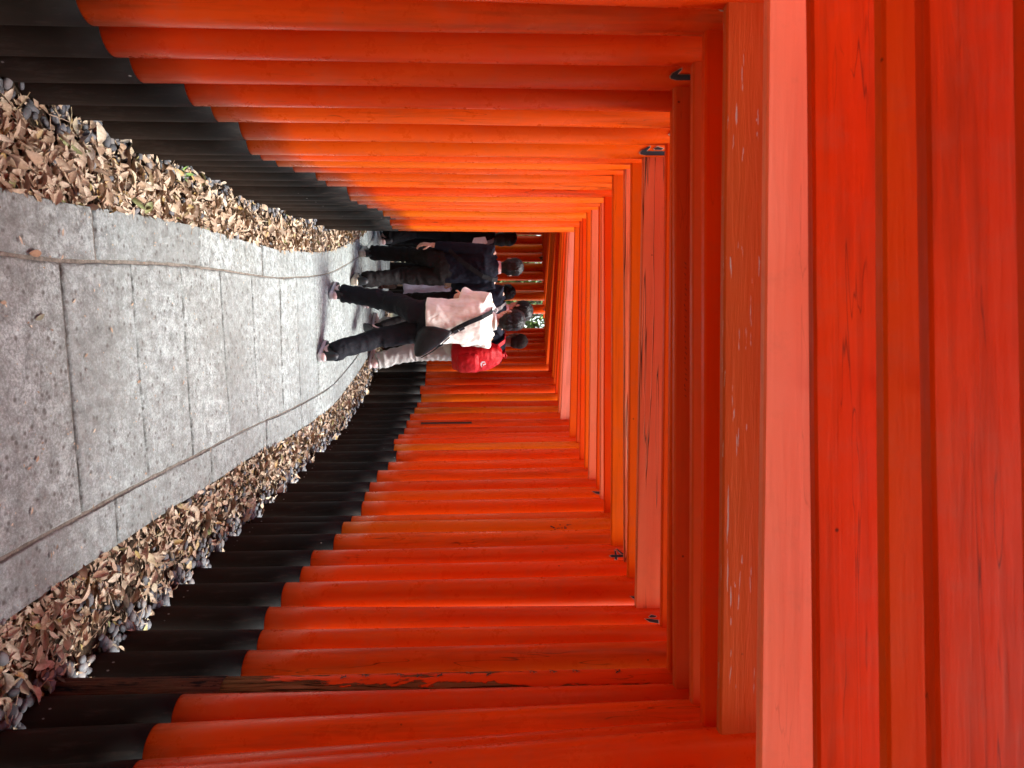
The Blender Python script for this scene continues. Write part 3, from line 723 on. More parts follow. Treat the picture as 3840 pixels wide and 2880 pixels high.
class Person:
    def __init__(s, pos, head, H, feet, hands, label, skin=SKIN, lean=0.0, turn=0.0, fem=False, width=1.0, neck_fwd=.03):
        """pos: ground point; head: heading, radians to the left of +Y; feet: (right, left) as (side, forward, heel lift); hands: (right, left) as (x, y, z) for a 1.75 m body"""
        s.s = H / 1.75; s.skin = skin; s.turn = turn
        s.e = None; s.width = width
        q = s.s; s.pos = Vector((pos[0], pos[1], 0)); s.rot = head
        hipz = min(.935, min(math.sqrt(max(.3, .872 ** 2 - (fy - lf_ * .35) ** 2 - (sx - sd * .088) ** 2)) + .085 + lf_ for (sx, fy, lf_), sd in zip(feet, (1, -1))))
        s.hip = [Vector((sd * .088, 0, hipz)) for sd in (1, -1)]
        s.ank = []; s.kn = []; s.pitch = []
        for (sx, fy, lift), h in zip(feet, s.hip):
            a = Vector((sx, fy - lift * .35, .085 + lift)); d = (a - h).length
            if d > .878: a = h + (a - h) * (.878 / d)
            s.ank.append(a); s.kn.append(ik(h, a, .445, .435, (0, 1, .05))); s.pitch.append(lift * 3.6)
        s.chest = Vector((0, lean * .5, 1.27)); s.neck = Vector((0, lean + .0, 1.475)); s.headc = Vector((0, lean + neck_fwd, 1.632))
        s.sh = [Vector((sd * .178 * width, lean * .9, 1.425)) for sd in (1, -1)]
        s.wr = [Vector(h) for h in hands]
        s.el = [ik(a, c, .29, .26, (sd * .28, -.75, -.6)) for a, c, sd in zip(s.sh, s.wr, (1, -1))]
        s.label = label
    def P(s, v): return Vector(v) * s.s
    def R_(s, r): return tuple(x * s.s for x in r) if isinstance(r, tuple) else r * s.s
    def lf(s, mb, pts, rad, **kw): loft(mb, [s.P(p) for p in pts], [s.R_(r) for r in rad], **kw)
    def body(s, curl=.6, hdir=None):
        mb = MB(); w = s.width
        s.lf(mb, [(0, 0, .84), (0, 0, .93), (0, 0, 1.06), s.chest + Vector((0, 0, -.05)), s.chest + Vector((0, 0, .08)), (0, s.neck.y, 1.43), (0, s.neck.y, 1.475)],
             [(.13, .085), (.165 * w, .105), (.135 * w, .088), (.160 * w, .105), (.168 * w, .105), (.125 * w, .075), (.06, .055)], seg=18, power=2.3)
        s.lf(mb, [(0, s.neck.y - .012, 1.43), (0, s.neck.y + .005, 1.50), s.headc + Vector((0, -.018, -.07))], [(.066, .060), (.056, .056), (.058, .062)], seg=14)
        rt = Matrix.Rotation(s.turn, 3, 'Z')
        hc = s.headc
        def hp(x, y, z): return s.P(hc + rt @ Vector((x, y, z)))
        ellipsoid(mb, hp(0, -.008, .022), (.078 * s.s, .098 * s.s, .098 * s.s), rt, 18, 12)
        ellipsoid(mb, hp(0, .022, -.038), (.060 * s.s, .070 * s.s, .078 * s.s), rt, 16, 10)      # jaw
        ellipsoid(mb, hp(0, .092, -.018), (.013 * s.s, .020 * s.s, .024 * s.s), rt, 8, 6)         # nose
        ellipsoid(mb, hp(0, .082, -.062), (.024 * s.s, .012 * s.s, .010 * s.s), rt, 8, 6)         # lips
        ellipsoid(mb, hp(0, .078, .028), (.050 * s.s, .016 * s.s, .012 * s.s), rt, 8, 6)          # brow
        for sd in (1, -1):
            ellipsoid(mb, hp(sd * .086, -.002, -.014), (.010 * s.s, .021 * s.s, .031 * s.s), rt @ Matrix.Rotation(sd * .35, 3, 'Z'), 8, 8)
        for i, sd in enumerate((1, -1)):
            s.lf(mb, [s.hip[i] + Vector((0, 0, .03)), s.hip[i].lerp(s.kn[i], .5), s.kn[i], s.kn[i].lerp(s.ank[i], .35), s.ank[i] + Vector((0, 0, .02)), s.ank[i] - Vector((0, -.02, .05))],
                 [.082, .070, .054, .054, .038, .036], seg=12)
            s.lf(mb, [s.sh[i] + Vector((-sd * .03, 0, .01)), s.sh[i], s.sh[i].lerp(s.el[i], .5), s.el[i], s.el[i].lerp(s.wr[i], .3), s.wr[i]], [.05, .054, .045, .038, .038, .026], seg=12)
            d = (s.wr[i] - s.el[i]).normalized() if hdir is None else Vector(hdir[i]).normalized()
            hand_mesh(mb, s.P(s.wr[i]), d, (-sd * .9, .25, 0) if abs(d.z) > .7 else (-sd * .4, 0, -.9), -sd, s.s, curl)
        s.e = fused('person', mb, .0068, s.skin, None, 1)
        s.e.location = s.pos; s.e.rotation_euler = (0, 0, s.rot)
        # eyes
        for sd in (1, -1):
            eb = MB(); ellipsoid(eb, (0, 0, 0), (.011 * s.s,) * 3, None, 8, 6)
            eb.build('eye', EYE, s.e, hp(sd * .030, .079, .008))
        tag(s.e, s.label, 'person', 'walkers on the path')
        return s.e
    def hair(s, mat, shape='short', vol=1.0, seed=1.0):
        rt = Matrix.Rotation(s.turn, 3, 'Z'); mb = MB(); hc = s.headc; q = s.s
        def hp(x, y, z): return s.P(hc + rt @ Vector((x, y, z)))
        if shape == 'crop':
            ellipsoid(mb, hp(0, -.016, .034), (.083 * q, .099 * q, .093 * q), rt, 20, 12)
            ellipsoid(mb, hp(0, -.040, -.022), (.068 * q, .070 * q, .062 * q), rt, 16, 10); amp = .002
        elif shape == 'short':
            ellipsoid(mb, hp(0, -.012, .042), (.092 * q * vol, .106 * q * vol, .095 * q * vol), rt, 20, 12)
            ellipsoid(mb, hp(0, -.044, -.016), (.083 * q * vol, .078 * q, .070 * q), rt, 16, 10)
            ellipsoid(mb, hp(0, -.050, -.070), (.064 * q, .046 * q, .052 * q), rt, 14, 8); amp = .006
        else:
            ellipsoid(mb, hp(0, -.010, .036), (.094 * q * vol, .110 * q * vol, .100 * q * vol), rt, 20, 12)
            ellipsoid(mb, hp(0, -.050, -.06), (.088 * q * vol, .072 * q, .105 * q), rt, 16, 10)
            ellipsoid(mb, hp(0, -.066, -.16), (.074 * q * vol, .048 * q, .10 * q), rt, 14, 10); amp = .010 if shape == 'wavy' else .003
        def dz(co):
            l = co / q
            return amp * noise.noise((l.x * 34 + seed, l.y * 34, l.z * (4 if shape != 'wavy' else 30))) + amp * .8 * noise.noise((l.x * 95, l.y * 95 + seed, l.z * 9)) - amp * 1.2 * max(0, noise.noise((l.x * 60, l.y * 60, seed)))
        h_ = fused('hair', mb, .0075, mat, s.e, 2, dz)
        # loose strands that break the outline and comb downwards from the crown
        rnd = random.Random(int(seed * 13)); sb = MB(); me = h_.data
        vv = [v for v in me.vertices]; zc = (hc.z - .0) * q
        for _ in range(520 if shape != 'crop' else 160):
            v = rnd.choice(vv); p = v.co.copy(); n_ = v.normal.copy()
            if n_.length < .5: continue
            ln = (rnd.uniform(.02, .055) if shape != 'crop' else .008) * q
            dn = Vector((rnd.gauss(0, .35), rnd.gauss(0, .25), -1.0)); dn = (dn - n_ * dn.dot(n_))
            if dn.length < .05: continue
            dn.normalize(); w = dn.cross(n_) * rnd.uniform(.0016, .0032) * q; lift = n_ * rnd.uniform(.002, .007) * q
            a_, b_, c_ = p - n_ * .001, p + dn * ln * .5 + lift, p + dn * ln + lift * rnd.uniform(-.4, 1.2)
            sb.add([a_ - w, a_ + w, b_ - w, b_ + w, c_], [(0, 1, 3, 2), (2, 3, 4)])
        sb.build('strands', [mat], h_)
        return h_
    def trousers(s, mat, w=(.105, .082, .076), hem=.05, amp=.010, seed=0.0, waist=1.03, seat=.0):
        mb = MB()
        s.lf(mb, [(0, 0, .84), (0, -.01, .90), (0, -.005, .97), (0, 0, waist)], [(.13, .10), (.178 * s.width, .125), (.172 * s.width, .118), (.155 * s.width, .105)], seg=18, power=2.4)
        for i, sd in enumerate((1, -1)):
            an = s.ank[i]; dn = (an - s.kn[i]).normalized()
            s.lf(mb, [s.hip[i] + Vector((sd * .005, 0, .02)), s.hip[i] + Vector((sd * .006, -.005, -.10)), s.hip[i].lerp(s.kn[i], .6), s.kn[i], s.kn[i].lerp(an, .5), an - dn * (hem - .02), an - dn * (hem - .085) - Vector((0, 0, .0))],
                 [w[0] * .98, w[0], (w[0] + w[1]) / 2, w[1], (w[1] + w[2]) / 2, w[2], w[2] * 1.02], seg=14)
        q = s.s
        def fd(co):
            l = co / q
            k = 1.0 + 1.1 * math.exp(-((l.z - .50) / .10) ** 2) + 1.2 * math.exp(-((l.z - .16) / .08) ** 2)
            n1 = noise.noise((l.x * 7 + seed, l.y * 7, l.z * 15)); n2 = noise.noise((l.x * 16 + seed, l.y * 16, l.z * 26))
            return (1 - 2 * abs(n1)) * amp * .6 * k + n2 * amp * .35 * k
        return fused('trousers', mb, .0105, mat, s.e, 2, fd)
    def top(s, mat, sleeve=.5, hem=.90, loose=1.0, cuff=.075, amp=.008, seed=0.0, name='shirt', neck=1.475):
        mb = MB(); w = s.width * loose; y = s.neck.y
        s.lf(mb, [(0, 0, hem), (0, 0, hem + .08), (0, -.002, 1.10), s.chest + Vector((0, -.006, 0)), s.chest + Vector((0, -.008, .09)), (0, y - .005, 1.435), (0, y - .005, neck), (0, y - .004, neck + .022)],
             [(.185 * w, .135 * w), (.182 * w, .132 * w), (.172 * w, .125 * w), (.185 * w, .130 * w), (.188 * w, .126 * w), (.140 * w, .095 * w), (.082, .076), (.068, .066)], seg=20, power=2.5)
        for i, sd in enumerate((1, -1)):
            a, e_, c = s.sh[i], s.el[i], s.wr[i]
            pts = [a + Vector((-sd * .06, 0, .0)), a + Vector((0, 0, 0)), a.lerp(e_, .5)]; rad = [.072 * loose, .076 * loose, .070 * loose]
            if sleeve <= 1:
                pts.append(a.lerp(e_, max(.55, sleeve))); rad.append(cuff * loose)
            else:
                pts += [e_, e_.lerp(c, .5), e_.lerp(c, min(.97, sleeve - 1))]; rad += [.060 * loose, .052 * loose, .040 * loose]
            s.lf(mb, pts, rad, seg=14)
        return fused(name, mb, .0105, mat, s.e, 3, lambda co: fold_fn(amp, seed, 9, 8)(co / s.s))
    def shoe(s, i, upper, sole, accent=None, tall=0.0, chunk=1.0):
        a = s.ank[i]; q = s.s * 1.12; pitch = s.pitch[i]
        rt = Matrix.Rotation(-min(1.1, pitch), 3, 'X')
        base = Vector((a.x, a.y, a.z - .085))
        # pivot at the ball of the foot so that the toe stays on the ground
        def T(v):
            v = Vector(v) - Vector((0, .11, 0)); v = rt @ v + Vector((0, .11, 0))
            return s.P(base + v * 1.12)
        piv = rt @ (-Vector((0, .11, 0))) + Vector((0, .11, 0)); shift = Vector((0, 0, .085)) - (piv + rt @ Vector((0, 0, .085)))
        def TT(v): return T(v) + s.P(Vector((shift.x, shift.y, max(shift.z, .0 - base.z))))
        def ring(y, hw, z0, z1, n=12):
            out = []
            for k in range(n):
                th = 2 * math.pi * k / n; c, sn = math.cos(th), math.sin(th)
                out.append(TT((hw * math.copysign(abs(c) ** .75, c), y, (z0 + z1) / 2 + (z1 - z0) / 2 * math.copysign(abs(sn) ** .75, sn))))
            return out
        mb = MB(); h = .03 * chunk
        loft_rings(mb, [ring(-.092, .020, h * .3, h * 1.1), ring(-.082, .034, 0, h * 1.05), ring(-.02, .036, 0, h), ring(.06, .042, 0, h * .9), ring(.13, .046, 0, h * .85), ring(.175, .036, .004, h * .9), ring(.195, .014, .010, h * .85)])
        so = mb.build('shoe', [sole], s.e)
        mb = MB()
        loft_rings(mb, [ring(-.083, .022, h * .8, .085 + tall), ring(-.072, .032, h * .8, .098 + tall), ring(-.02, .035, h * .8, .105 + tall), ring(.03, .037, h * .8, .092), ring(.09, .041, h * .75, .066), ring(.14, .041, h * .7, .050), ring(.178, .028, h * .75, .042)])
        mb.build('upper', [upper], so)
        if accent:
            for sd in (1, -1):
                vs = []
                for y, z, hh in ((-.055, .075, .010), (-.02, .058, .012), (.02, .050, .012), (.06, .058, .008), (.085, .066, .003)):
                    x = sd * (.0385 + .003 * (y > 0)); vs += [TT((x, y, z - hh)), TT((x, y, z + hh))]
                ab = MB(); ab.add(vs, [(2 * j, 2 * j + 2, 2 * j + 3, 2 * j + 1) for j in range(4)]); ab.build('side_stripe', [accent], so, smooth=False)
            hb = MB(); loft_rings(hb, [ring(-.096, .018, h * .9, .066), ring(-.088, .027, h * .85, .070), ring(-.07, .037, h * .85, .062)]); hb.build('heel_patch', [accent], so)
        return so
    def world(s, v): return s.pos + Matrix.Rotation(s.rot, 3, 'Z') @ s.P(v)

EYE = flat_mat('eye_white', (.5, .48, .45), .2, .5)
WHITE_TEE = cloth('white_jersey', (.82, .825, .745), .9, .55)
DARK_TR = cloth('charcoal_trousers', (.012, .0125, .0155), .8, .6)
BLACK_TR = cloth('black_trousers', (.006, .006, .007), .8, .6)
BROWN_TR = cloth('brown_black_trousers', (.0095, .0078, .0075), .8, .6)
NAVY = cloth('navy_jacket_cloth', (.0055, .0062, .0125), .8, .5)
NAVY2 = cloth('navy_shirt_cloth', (.0065, .0078, .016), .8, .5)
BLACK_C = cloth('black_cloth', (.0055, .0055, .0065), .8, .5)
BEIGE = cloth('pale_beige_cotton', (.45, .425, .39), .9, .7)
LAV = cloth('pale_lavender_cotton', (.42, .41, .52), .9, .7)
NYLON = flat_mat('black_nylon', (.0075, .0075, .009), .5, .3, 20, .2, .5, .01)
STRAPM = flat_mat('black_webbing', (.006, .006, .007), .75, .12, 200, .3, .4, .002)
GREYSTRAP = flat_mat('grey_webbing', (.19, .18, .175), .7, .3, 200, .2, .4, .002)
REDN = flat_mat('red_nylon', (.40, .003, .006), .55, .2, 14, .15, .6, .012)
WHITE = flat_mat('white_rubber', (.62, .58, .56), .55, .4, 40, .08)
CREAM = flat_mat('cream_rubber', (.50, .43, .33), .6, .35, 40, .12)
PINKW = flat_mat('pinkish_white_leather', (.66, .45, .42), .5, .4, 40, .08)
BLKSH = flat_mat('black_shoe_leather', (.012, .012, .013), .5, .4, 60, .2)
GREYSOLE = flat_mat('dark_grey_rubber', (.05, .052, .055), .7, .3, 90, .2)
PAPER = flat_mat('white_paper', (.78, .78, .80), .7, .3, 20, .05)
BROWNB = flat_mat('brown_boot_leather', (.14, .085, .065), .55, .4, 30, .3)

# the man in the white T-shirt
wm = Person((-.555, 6.30), R(27), 1.755, ((.17, -.31, .0), (-.14, .34, 0.0)), ((.10, .36, 1.15), (-.10, .37, 1.18)),
            'person in a white T-shirt and charcoal trousers walking with a black sling bag', turn=R(12), width=1.02, lean=.02)
wm.body(); wm.hair(HAIR, 'short', 1.0, 3)
wm.trousers(DARK_TR, (.102, .082, .076), .115, .010, 2.0)
wm.top(WHITE_TEE, .78, .90, 1.10, .095, .007, 5.0)
for i in (0, 1): wm.shoe(i, BLKSH, WHITE, PINKW, .055, 1.25)
tb_ = MB(); wm.lf(tb_, [(0, -.006, 1.482), (0, -.004, 1.505)], [(.080, .074), (.070, .066)], seg=16); tb_.build('collar', [WHITE_TEE], wm.e)

def ribbon(name, owner, pts, width, thick, mat, parent):
    """flat webbing strap that follows the body; points and surface normals in the owner's frame, relative to the strap's thing"""
    mb = MB(); rs = []
    P_ = [Vector(p[0]) for p in pts]
    for i, (p, nrm) in enumerate(pts):
        p = Vector(p); t = (P_[min(i + 1, len(P_) - 1)] - P_[max(i - 1, 0)]).normalized(); n_ = Vector(nrm).normalized(); n_ = (n_ - t * n_.dot(t)).normalized(); w = t.cross(n_)
        rs.append([owner.P(p + w * width / 2 + n_ * thick), owner.P(p - w * width / 2 + n_ * thick), owner.P(p - w * width / 2), owner.P(p + w * width / 2)])
    loft_rings(mb, rs, True)
    return mb.build(name, [mat], parent, smooth=False)

def worn(name, owner, label, cat):
    e = empty(name, owner.pos, owner.rot); return tag(e, label, cat)

sb_ = worn('sling_bag', wm, 'black nylon sling bag worn low across the back of the white T-shirt', 'bag')
ribbon('strap', wm, [((-.150, .10, 1.40), (-.3, .9, .3)), ((-.135, .02, 1.478), (-.3, .1, 1)), ((-.118, -.075, 1.462), (0, -.5, .8)), ((-.095, -.138, 1.38), (0, -1, .2)), ((-.055, -.158, 1.27), (0, -1, .05)), ((-.005, -.160, 1.17), (0, -1, 0)), ((.045, -.166, 1.09), (0, -1, 0))], .040, .006, STRAPM, sb_)
ribbon('strap', wm, [((.215, -.10, .93), (.7, -.7, 0)), ((.235, .0, 1.0), (1, 0, 0)), ((.16, .13, 1.15), (.4, 1, 0)), ((-.02, .165, 1.30), (0, 1, 0)), ((-.150, .10, 1.40), (-.3, .9, .3))], .036, .006, STRAPM, sb_)
mb = MB()
A_, B_ = Vector((.020, -.185, 1.115)), Vector((.265, -.150, .800)); ax_ = (B_ - A_).normalized(); up_ = Vector((ax_.z, 0, -ax_.x)) * -1
rs = []
for t, w0, w1, th in ((0, .012, .010, .012), (.08, .05, .022, .026), (.22, .125, .030, .040), (.40, .178, .034, .046), (.60, .172, .034, .048), (.78, .120, .034, .046), (.92, .062, .030, .036), (1.0, .02, .012, .014)):
    c = A_.lerp(B_, t); ring = []
    for k in range(16):
        th_ = 2 * math.pi * k / 16; cs, sn = math.cos(th_), math.sin(th_)
        u = (w0 if cs < 0 else w1) * cs
        ring.append(wm.P(c + up_ * u + Vector((0, -1, 0)) * th * math.copysign(abs(sn) ** .8, sn)))
    rs.append(ring)
loft_rings(mb, rs); mb.build('pouch', [NYLON], sb_)
zb = MB(); loft(zb, [wm.P(A_.lerp(B_, t) + up_ * w + Vector((0, -.043, 0))) for t, w in ((.08, .022), (.35, .036), (.6, .040), (.9, .030))], [.0045 * wm.s] * 4, seg=6); zb.build('zip', [STRAPM], sb_)
for t in (.62, .80):
    bk = MB(); c = Vector((-.095, -.142, 1.38)).lerp(Vector((.045, -.170, 1.09)), t)
    loft(bk, [wm.P(c + Vector((-.012, -.004, .022))), wm.P(c + Vector((.012, -.004, -.022)))], [(.028 * wm.s, .007 * wm.s)] * 2, seg=4); bk.build('buckle', [NYLON], sb_, smooth=False)

# the man in the navy jacket on the left
nv = Person((-1.28, 7.80), R(20), 1.815, ((.09, -.26, .0), (-.10, .30, 0.0)), ((.23, .22, 1.0), (-.235, -.02, .80)),
            'person in a navy jacket and black trousers with cream heeled shoes', turn=R(-8), width=.90)
nv.body(.7); nv.hair(HAIR, 'short', 1.03, 9)
nv.trousers(BROWN_TR, (.102, .080, .074), .12, .011, 7.0)
nv.top(NAVY, 1.9, .93, 1.02, .062, .010, 8.0, 'jacket')
for i in (0, 1): nv.shoe(i, BLKSH, CREAM, CREAM, .055, 1.7)
cb = MB(); nv.lf(cb, [(0, -.010, 1.470), (0, -.004, 1.522)], [(.074, .070), (.066, .064)], seg=16); cb.build('collar', [PINKW], nv.e)
st_ = worn('shoulder_strap', nv, 'dark bag strap slung over the shoulder of the navy jacket', 'strap')
ribbon('webbing', nv, [((.15, .06, 1.45), (.2, .8, .5)), ((.13, -.04, 1.485), (.2, -.1, 1)), ((.105, -.115, 1.43), (0, -.8, .5)), ((.06, -.158, 1.33), (0, -1, .1)), ((-.03, -.168, 1.20), (0, -1, 0)), ((-.12, -.160, 1.08), (-.2, -1, 0)), ((-.20, -.115, .99), (-.8, -.7, 0))], .045, .006, STRAPM, st_)

# the man in a navy shirt ahead of the white T-shirt
bm_ = Person((-.83, 8.05), R(20), 1.925, ((.11, -.33, .14), (-.02, .24, 0.0)), ((.14, .36, 1.12), (-.24, .20, .98)),
             'person in a navy shirt with a grey strap behind the white T-shirt', turn=R(42), width=1.04)
bm_.body(); bm_.hair(HAIR, 'short', 1.10, 17)
bm_.trousers(BROWN_TR, (.102, .080, .072), .11, .010, 12.0)
bm_.top(NAVY2, 1.3, .93, 1.1, .075, .009, 13.0)
for i in (0, 1): bm_.shoe(i, BLKSH, GREYSOLE if i == 0 else WHITE, PINKW, .05, 1.2)
cb = MB(); bm_.lf(cb, [(0, -.010, 1.470), (0, -.004, 1.520)], [(.074, .070), (.066, .064)], seg=16); cb.build('collar', [PINKW], bm_.e)
s2 = worn('bag_strap', bm_, 'grey bag strap with a pale ring over the navy shirt', 'strap')
ribbon('webbing', bm_, [((-.10, .06, 1.455), (-.2, .8, .5)), ((-.085, -.03, 1.492), (-.2, -.1, 1)), ((-.06, -.112, 1.44), (0, -.8, .5)), ((-.02, -.152, 1.33), (0, -1, .1)), ((.04, -.162, 1.20), (0, -1, 0)), ((.12, -.15, 1.08), (.2, -1, 0))], .038, .006, GREYSTRAP, s2)
rb = MB(); pts = []
for k in range(13):
    a = 2 * math.pi * k / 12; pts.append(bm_.P((-.045 + .030 * math.cos(a), -.160, 1.365 + .045 * math.sin(a))))
loft(rb, pts, [.0045] * 13, ax=Vector((0, 1, 0)), seg=6); rb.build('ring', [PAPER], s2)

# the man with the red backpack
rm = Person((-.50, 8.75), R(38), 1.93, ((.10, -.20, .0), (-.10, .22, 0.0)), ((.18, .32, 1.05), (-.18, .32, 1.05)),
            'person with cropped hair in pale beige trousers wearing a red backpack', skin=SKIN_DK, turn=R(-2), width=1.1, lean=.03)
rm.body(); rm.hair(HAIR_SH, 'crop', 1.0, 21)
rm.trousers(BEIGE, (.115, .098, .082), .09, .016, 22.0)
rm.top(NAVY2, .85, .95, 1.1, .08, .009, 23.0)
for i in (0, 1): rm.shoe(i, PINKW, WHITE, None, 0, 1.3)
bp = worn('backpack', rm, 'red backpack with a small white emblem', 'backpack')
mb = MB(); rs = []
cB = Vector((.0, -.235, 1.20))
for t, w, d0, dy in ((-.285, .09, .06, .0), (-.27, .135, .095, -.01), (-.20, .162, .125, -.022), (-.08, .165, .130, -.022), (.05, .158, .115, -.012), (.14, .142, .095, 0), (.21, .112, .07, .012), (.25, .07, .045, .02), (.262, .03, .02, .022)):
    ring = []
    for k in range(20):
        a = 2 * math.pi * k / 20; c, s_ = math.cos(a), math.sin(a)
        ring.append(rm.P(cB + Vector((w * math.copysign(abs(c) ** .6, c), dy + d0 * math.copysign(abs(s_) ** .65, s_), t))))
    rs.append(ring)
loft_rings(mb, rs)
pk = fused('pack', mb, .011, REDN, bp, 2, lambda co: fold_fn(.012, 31.0, 9, 9)(co))
mb = MB(); rs = []
for t, w, d0 in ((-.23, .05, .01), (-.215, .11, .035), (-.12, .128, .050), (-.03, .120, .042), (.0, .10, .026), (.012, .05, .008)):
    rs.append([rm.P(cB + Vector((w * math.copysign(abs(math.cos(2 * math.pi * k / 16)) ** .6, math.cos(2 * math.pi * k / 16)), -.125 + d0 * math.sin(2 * math.pi * k / 16), t))) for k in range(16)])
loft_rings(mb, rs); fused('front_pocket', mb, .01, REDN, bp, 1, lambda co: fold_fn(.008, 35.0, 9, 9)(co))
for sd in (1, -1):
    ribbon('strap', rm, [((sd * .085, -.19, 1.40), (0, -.6, .8)), ((sd * .095, -.09, 1.485), (0, -.5, .9)), ((sd * .11, .02, 1.495), (0, .2, 1)), ((sd * .13, .12, 1.40), (0, 1, .2)), ((sd * .16, .15, 1.22), (.2, 1, 0)), ((sd * .20, .06, 1.06), (sd, .6, 0)), ((sd * .17, -.10, 1.0), (sd, -.2, 0))], .055, .012, REDN, bp)
hb = MB(); loft(hb, [rm.P((-.035, -.215, 1.445)), rm.P((-.035, -.235, 1.495)), rm.P((0, -.24, 1.51)), rm.P((.035, -.235, 1.495)), rm.P((.035, -.215, 1.445))], [.009] * 5, ax=Vector((0, 1, 0)), seg=6); hb.build('handle', [REDN], bp)
def emblem(pts, wd):
    mb = MB(); vs = []
    for i, (x, z) in enumerate(pts):
        a = Vector(pts[max(0, i - 1)]); b = Vector(pts[min(len(pts) - 1, i + 1)]); t = (b - a).normalized(); n_ = Vector((-t.y, t.x)) * wd[i]
        for sg in (1, -1):
            vs.append(rm.P(cB + Vector((x + n_.x * sg, -.166 - .0 * z, z + n_.y * sg))))
    mb.add(vs, [(2 * i, 2 * i + 1, 2 * i + 3, 2 * i + 2) for i in range(len(pts) - 1)])
    return mb
LOGO = MB()
e1 = emblem([(-.028, .080), (-.038, .066), (-.034, .048), (-.016, .036), (.008, .034), (.034, .046)], [.003, .008, .010, .009, .006, .002])
e2 = emblem([(-.012, .086), (-.004, .070), (.0, .058), (.016, .062)], [.006, .008, .007, .002])
for e_ in (e1, e2): LOGO.add(e_.v, e_.f)
LOGO_OBJ = LOGO.build('emblem', [PAPER], bp, smooth=False)

# the two dark figures at the left, by the pillars
fl = Person((-1.90, 9.25), R(36), 1.80, ((.08, .24, .0), (-.09, -.22, 0.06)), ((.20, .26, 1.0), (-.22, .20, .98)),
            'person in black with long straight hair and a grey strap by the left pillars', turn=R(10), width=1.05)
fl.body(); fl.hair(HAIR, 'long', 1.08, 27)
fl.trousers(BLACK_TR, (.108, .098, .095), .10, .010, 28.0)
fl.top(BLACK_C, 1.9, .94, 1.12, .07, .010, 29.0, 'jacket')
for i in (0, 1): fl.shoe(i, BLKSH, WHITE, PINKW, .05, 1.2)
s3 = worn('backpack_strap', fl, 'grey padded strap on the shoulder of the long haired walker', 'strap')
ribbon('webbing', fl, [((-.02, .08, 1.44), (.2, .8, .5)), ((-.02, -.03, 1.49), (.2, -.1, 1)), ((-.01, -.11, 1.455), (0, -.7, .7)), ((.0, -.16, 1.36), (0, -1, .1)), ((.01, -.17, 1.24), (0, -1, 0))], .055, .010, GREYSTRAP, s3)
pp = MB()
c0 = [(-.10, -.182, 1.37), (-.02, -.184, 1.40), (.035, -.182, 1.31), (.0, -.184, 1.20), (-.085, -.182, 1.23)]
vs = [fl.P(p) for p in c0] + [fl.P(Vector(p) + Vector((0, -.004, 0))) for p in c0]
pp.add(vs, [(4, 3, 2, 1, 0), (5, 6, 7, 8, 9)] + [(i, (i + 1) % 5, 5 + (i + 1) % 5, 5 + i) for i in range(5)])
po = pp.build('paper_sheet', [PAPER], None, smooth=False); po.location = fl.pos; po.rotation_euler = (0, 0, fl.rot)
tag(po, 'crumpled white paper tucked under the grey strap on the black jacket', 'paper')

ff = Person((-2.42, 10.3), R(48), 1.78, ((.09, -.2, .0), (-.09, .2, 0.0)), ((.22, .2, 1.0), (-.22, .2, 1.0)),
            'person in dark clothes and pale shoes mostly hidden by the left pillars', width=1.0)
ff.body(); ff.hair(HAIR, 'short', 1.0, 33)
ff.trousers(BLACK_TR, (.105, .09, .085), .10, .010, 34.0); ff.top(BLACK_C, 1.9, .95, 1.1, .07, .009, 35.0, 'jacket')
for i in (0, 1): ff.shoe(i, PINKW, WHITE, None, 0, 1.2)

# the walker in the pale lavender skirt between the two men
ls = Person((-1.22, 9.55), R(40), 1.79, ((.07, -.10, .0), (-.07, .12, 0.0)), ((.24, .02, .80), (-.24, .02, .80)),
            'person in a pale lavender skirt and black top with wavy hair', turn=R(-22), width=.95)
ls.body(.6); ls.hair(HAIR, 'wavy', 1.1, 41)
mb = MB()
ls.lf(mb, [(0, 0, .33), (0, 0, .45), (0, 0, .70), (0, -.005, .90), (0, 0, 1.02)], [(.235, .20), (.22, .19), (.195, .165), (.172, .135), (.14, .105)], seg=24, power=2.2)
def sk(co):
    l = co / ls.s; th = math.atan2(l.y, l.x); k = max(0, min(1, (1.0 - l.z) / .6))
    return k * .016 * math.sin(th * 9 + noise.noise((l.x * 3, l.y * 3, l.z * 3)) * 4) + .008 * noise.noise((l.x * 11, l.y * 11, l.z * 13))
ls_sk = fused('skirt', mb, .0105, LAV, ls.e, 2, sk)
ls.top(BLACK_C, 1.88, .95, 1.05, .065, .008, 43.0, 'jacket')
for i in (0, 1): ls.shoe(i, BROWNB, BROWNB, PINKW if i == 0 else None, .10, 1.3)
for z in (.58, .80):
    bt = MB(); ellipsoid(bt, (0, 0, 0), (.016, .006, .016), None, 10, 6)
    bt.build('button', [BLKSH], ls.e, ls.P((.03, -.185 if z < .7 else -.165, z)))

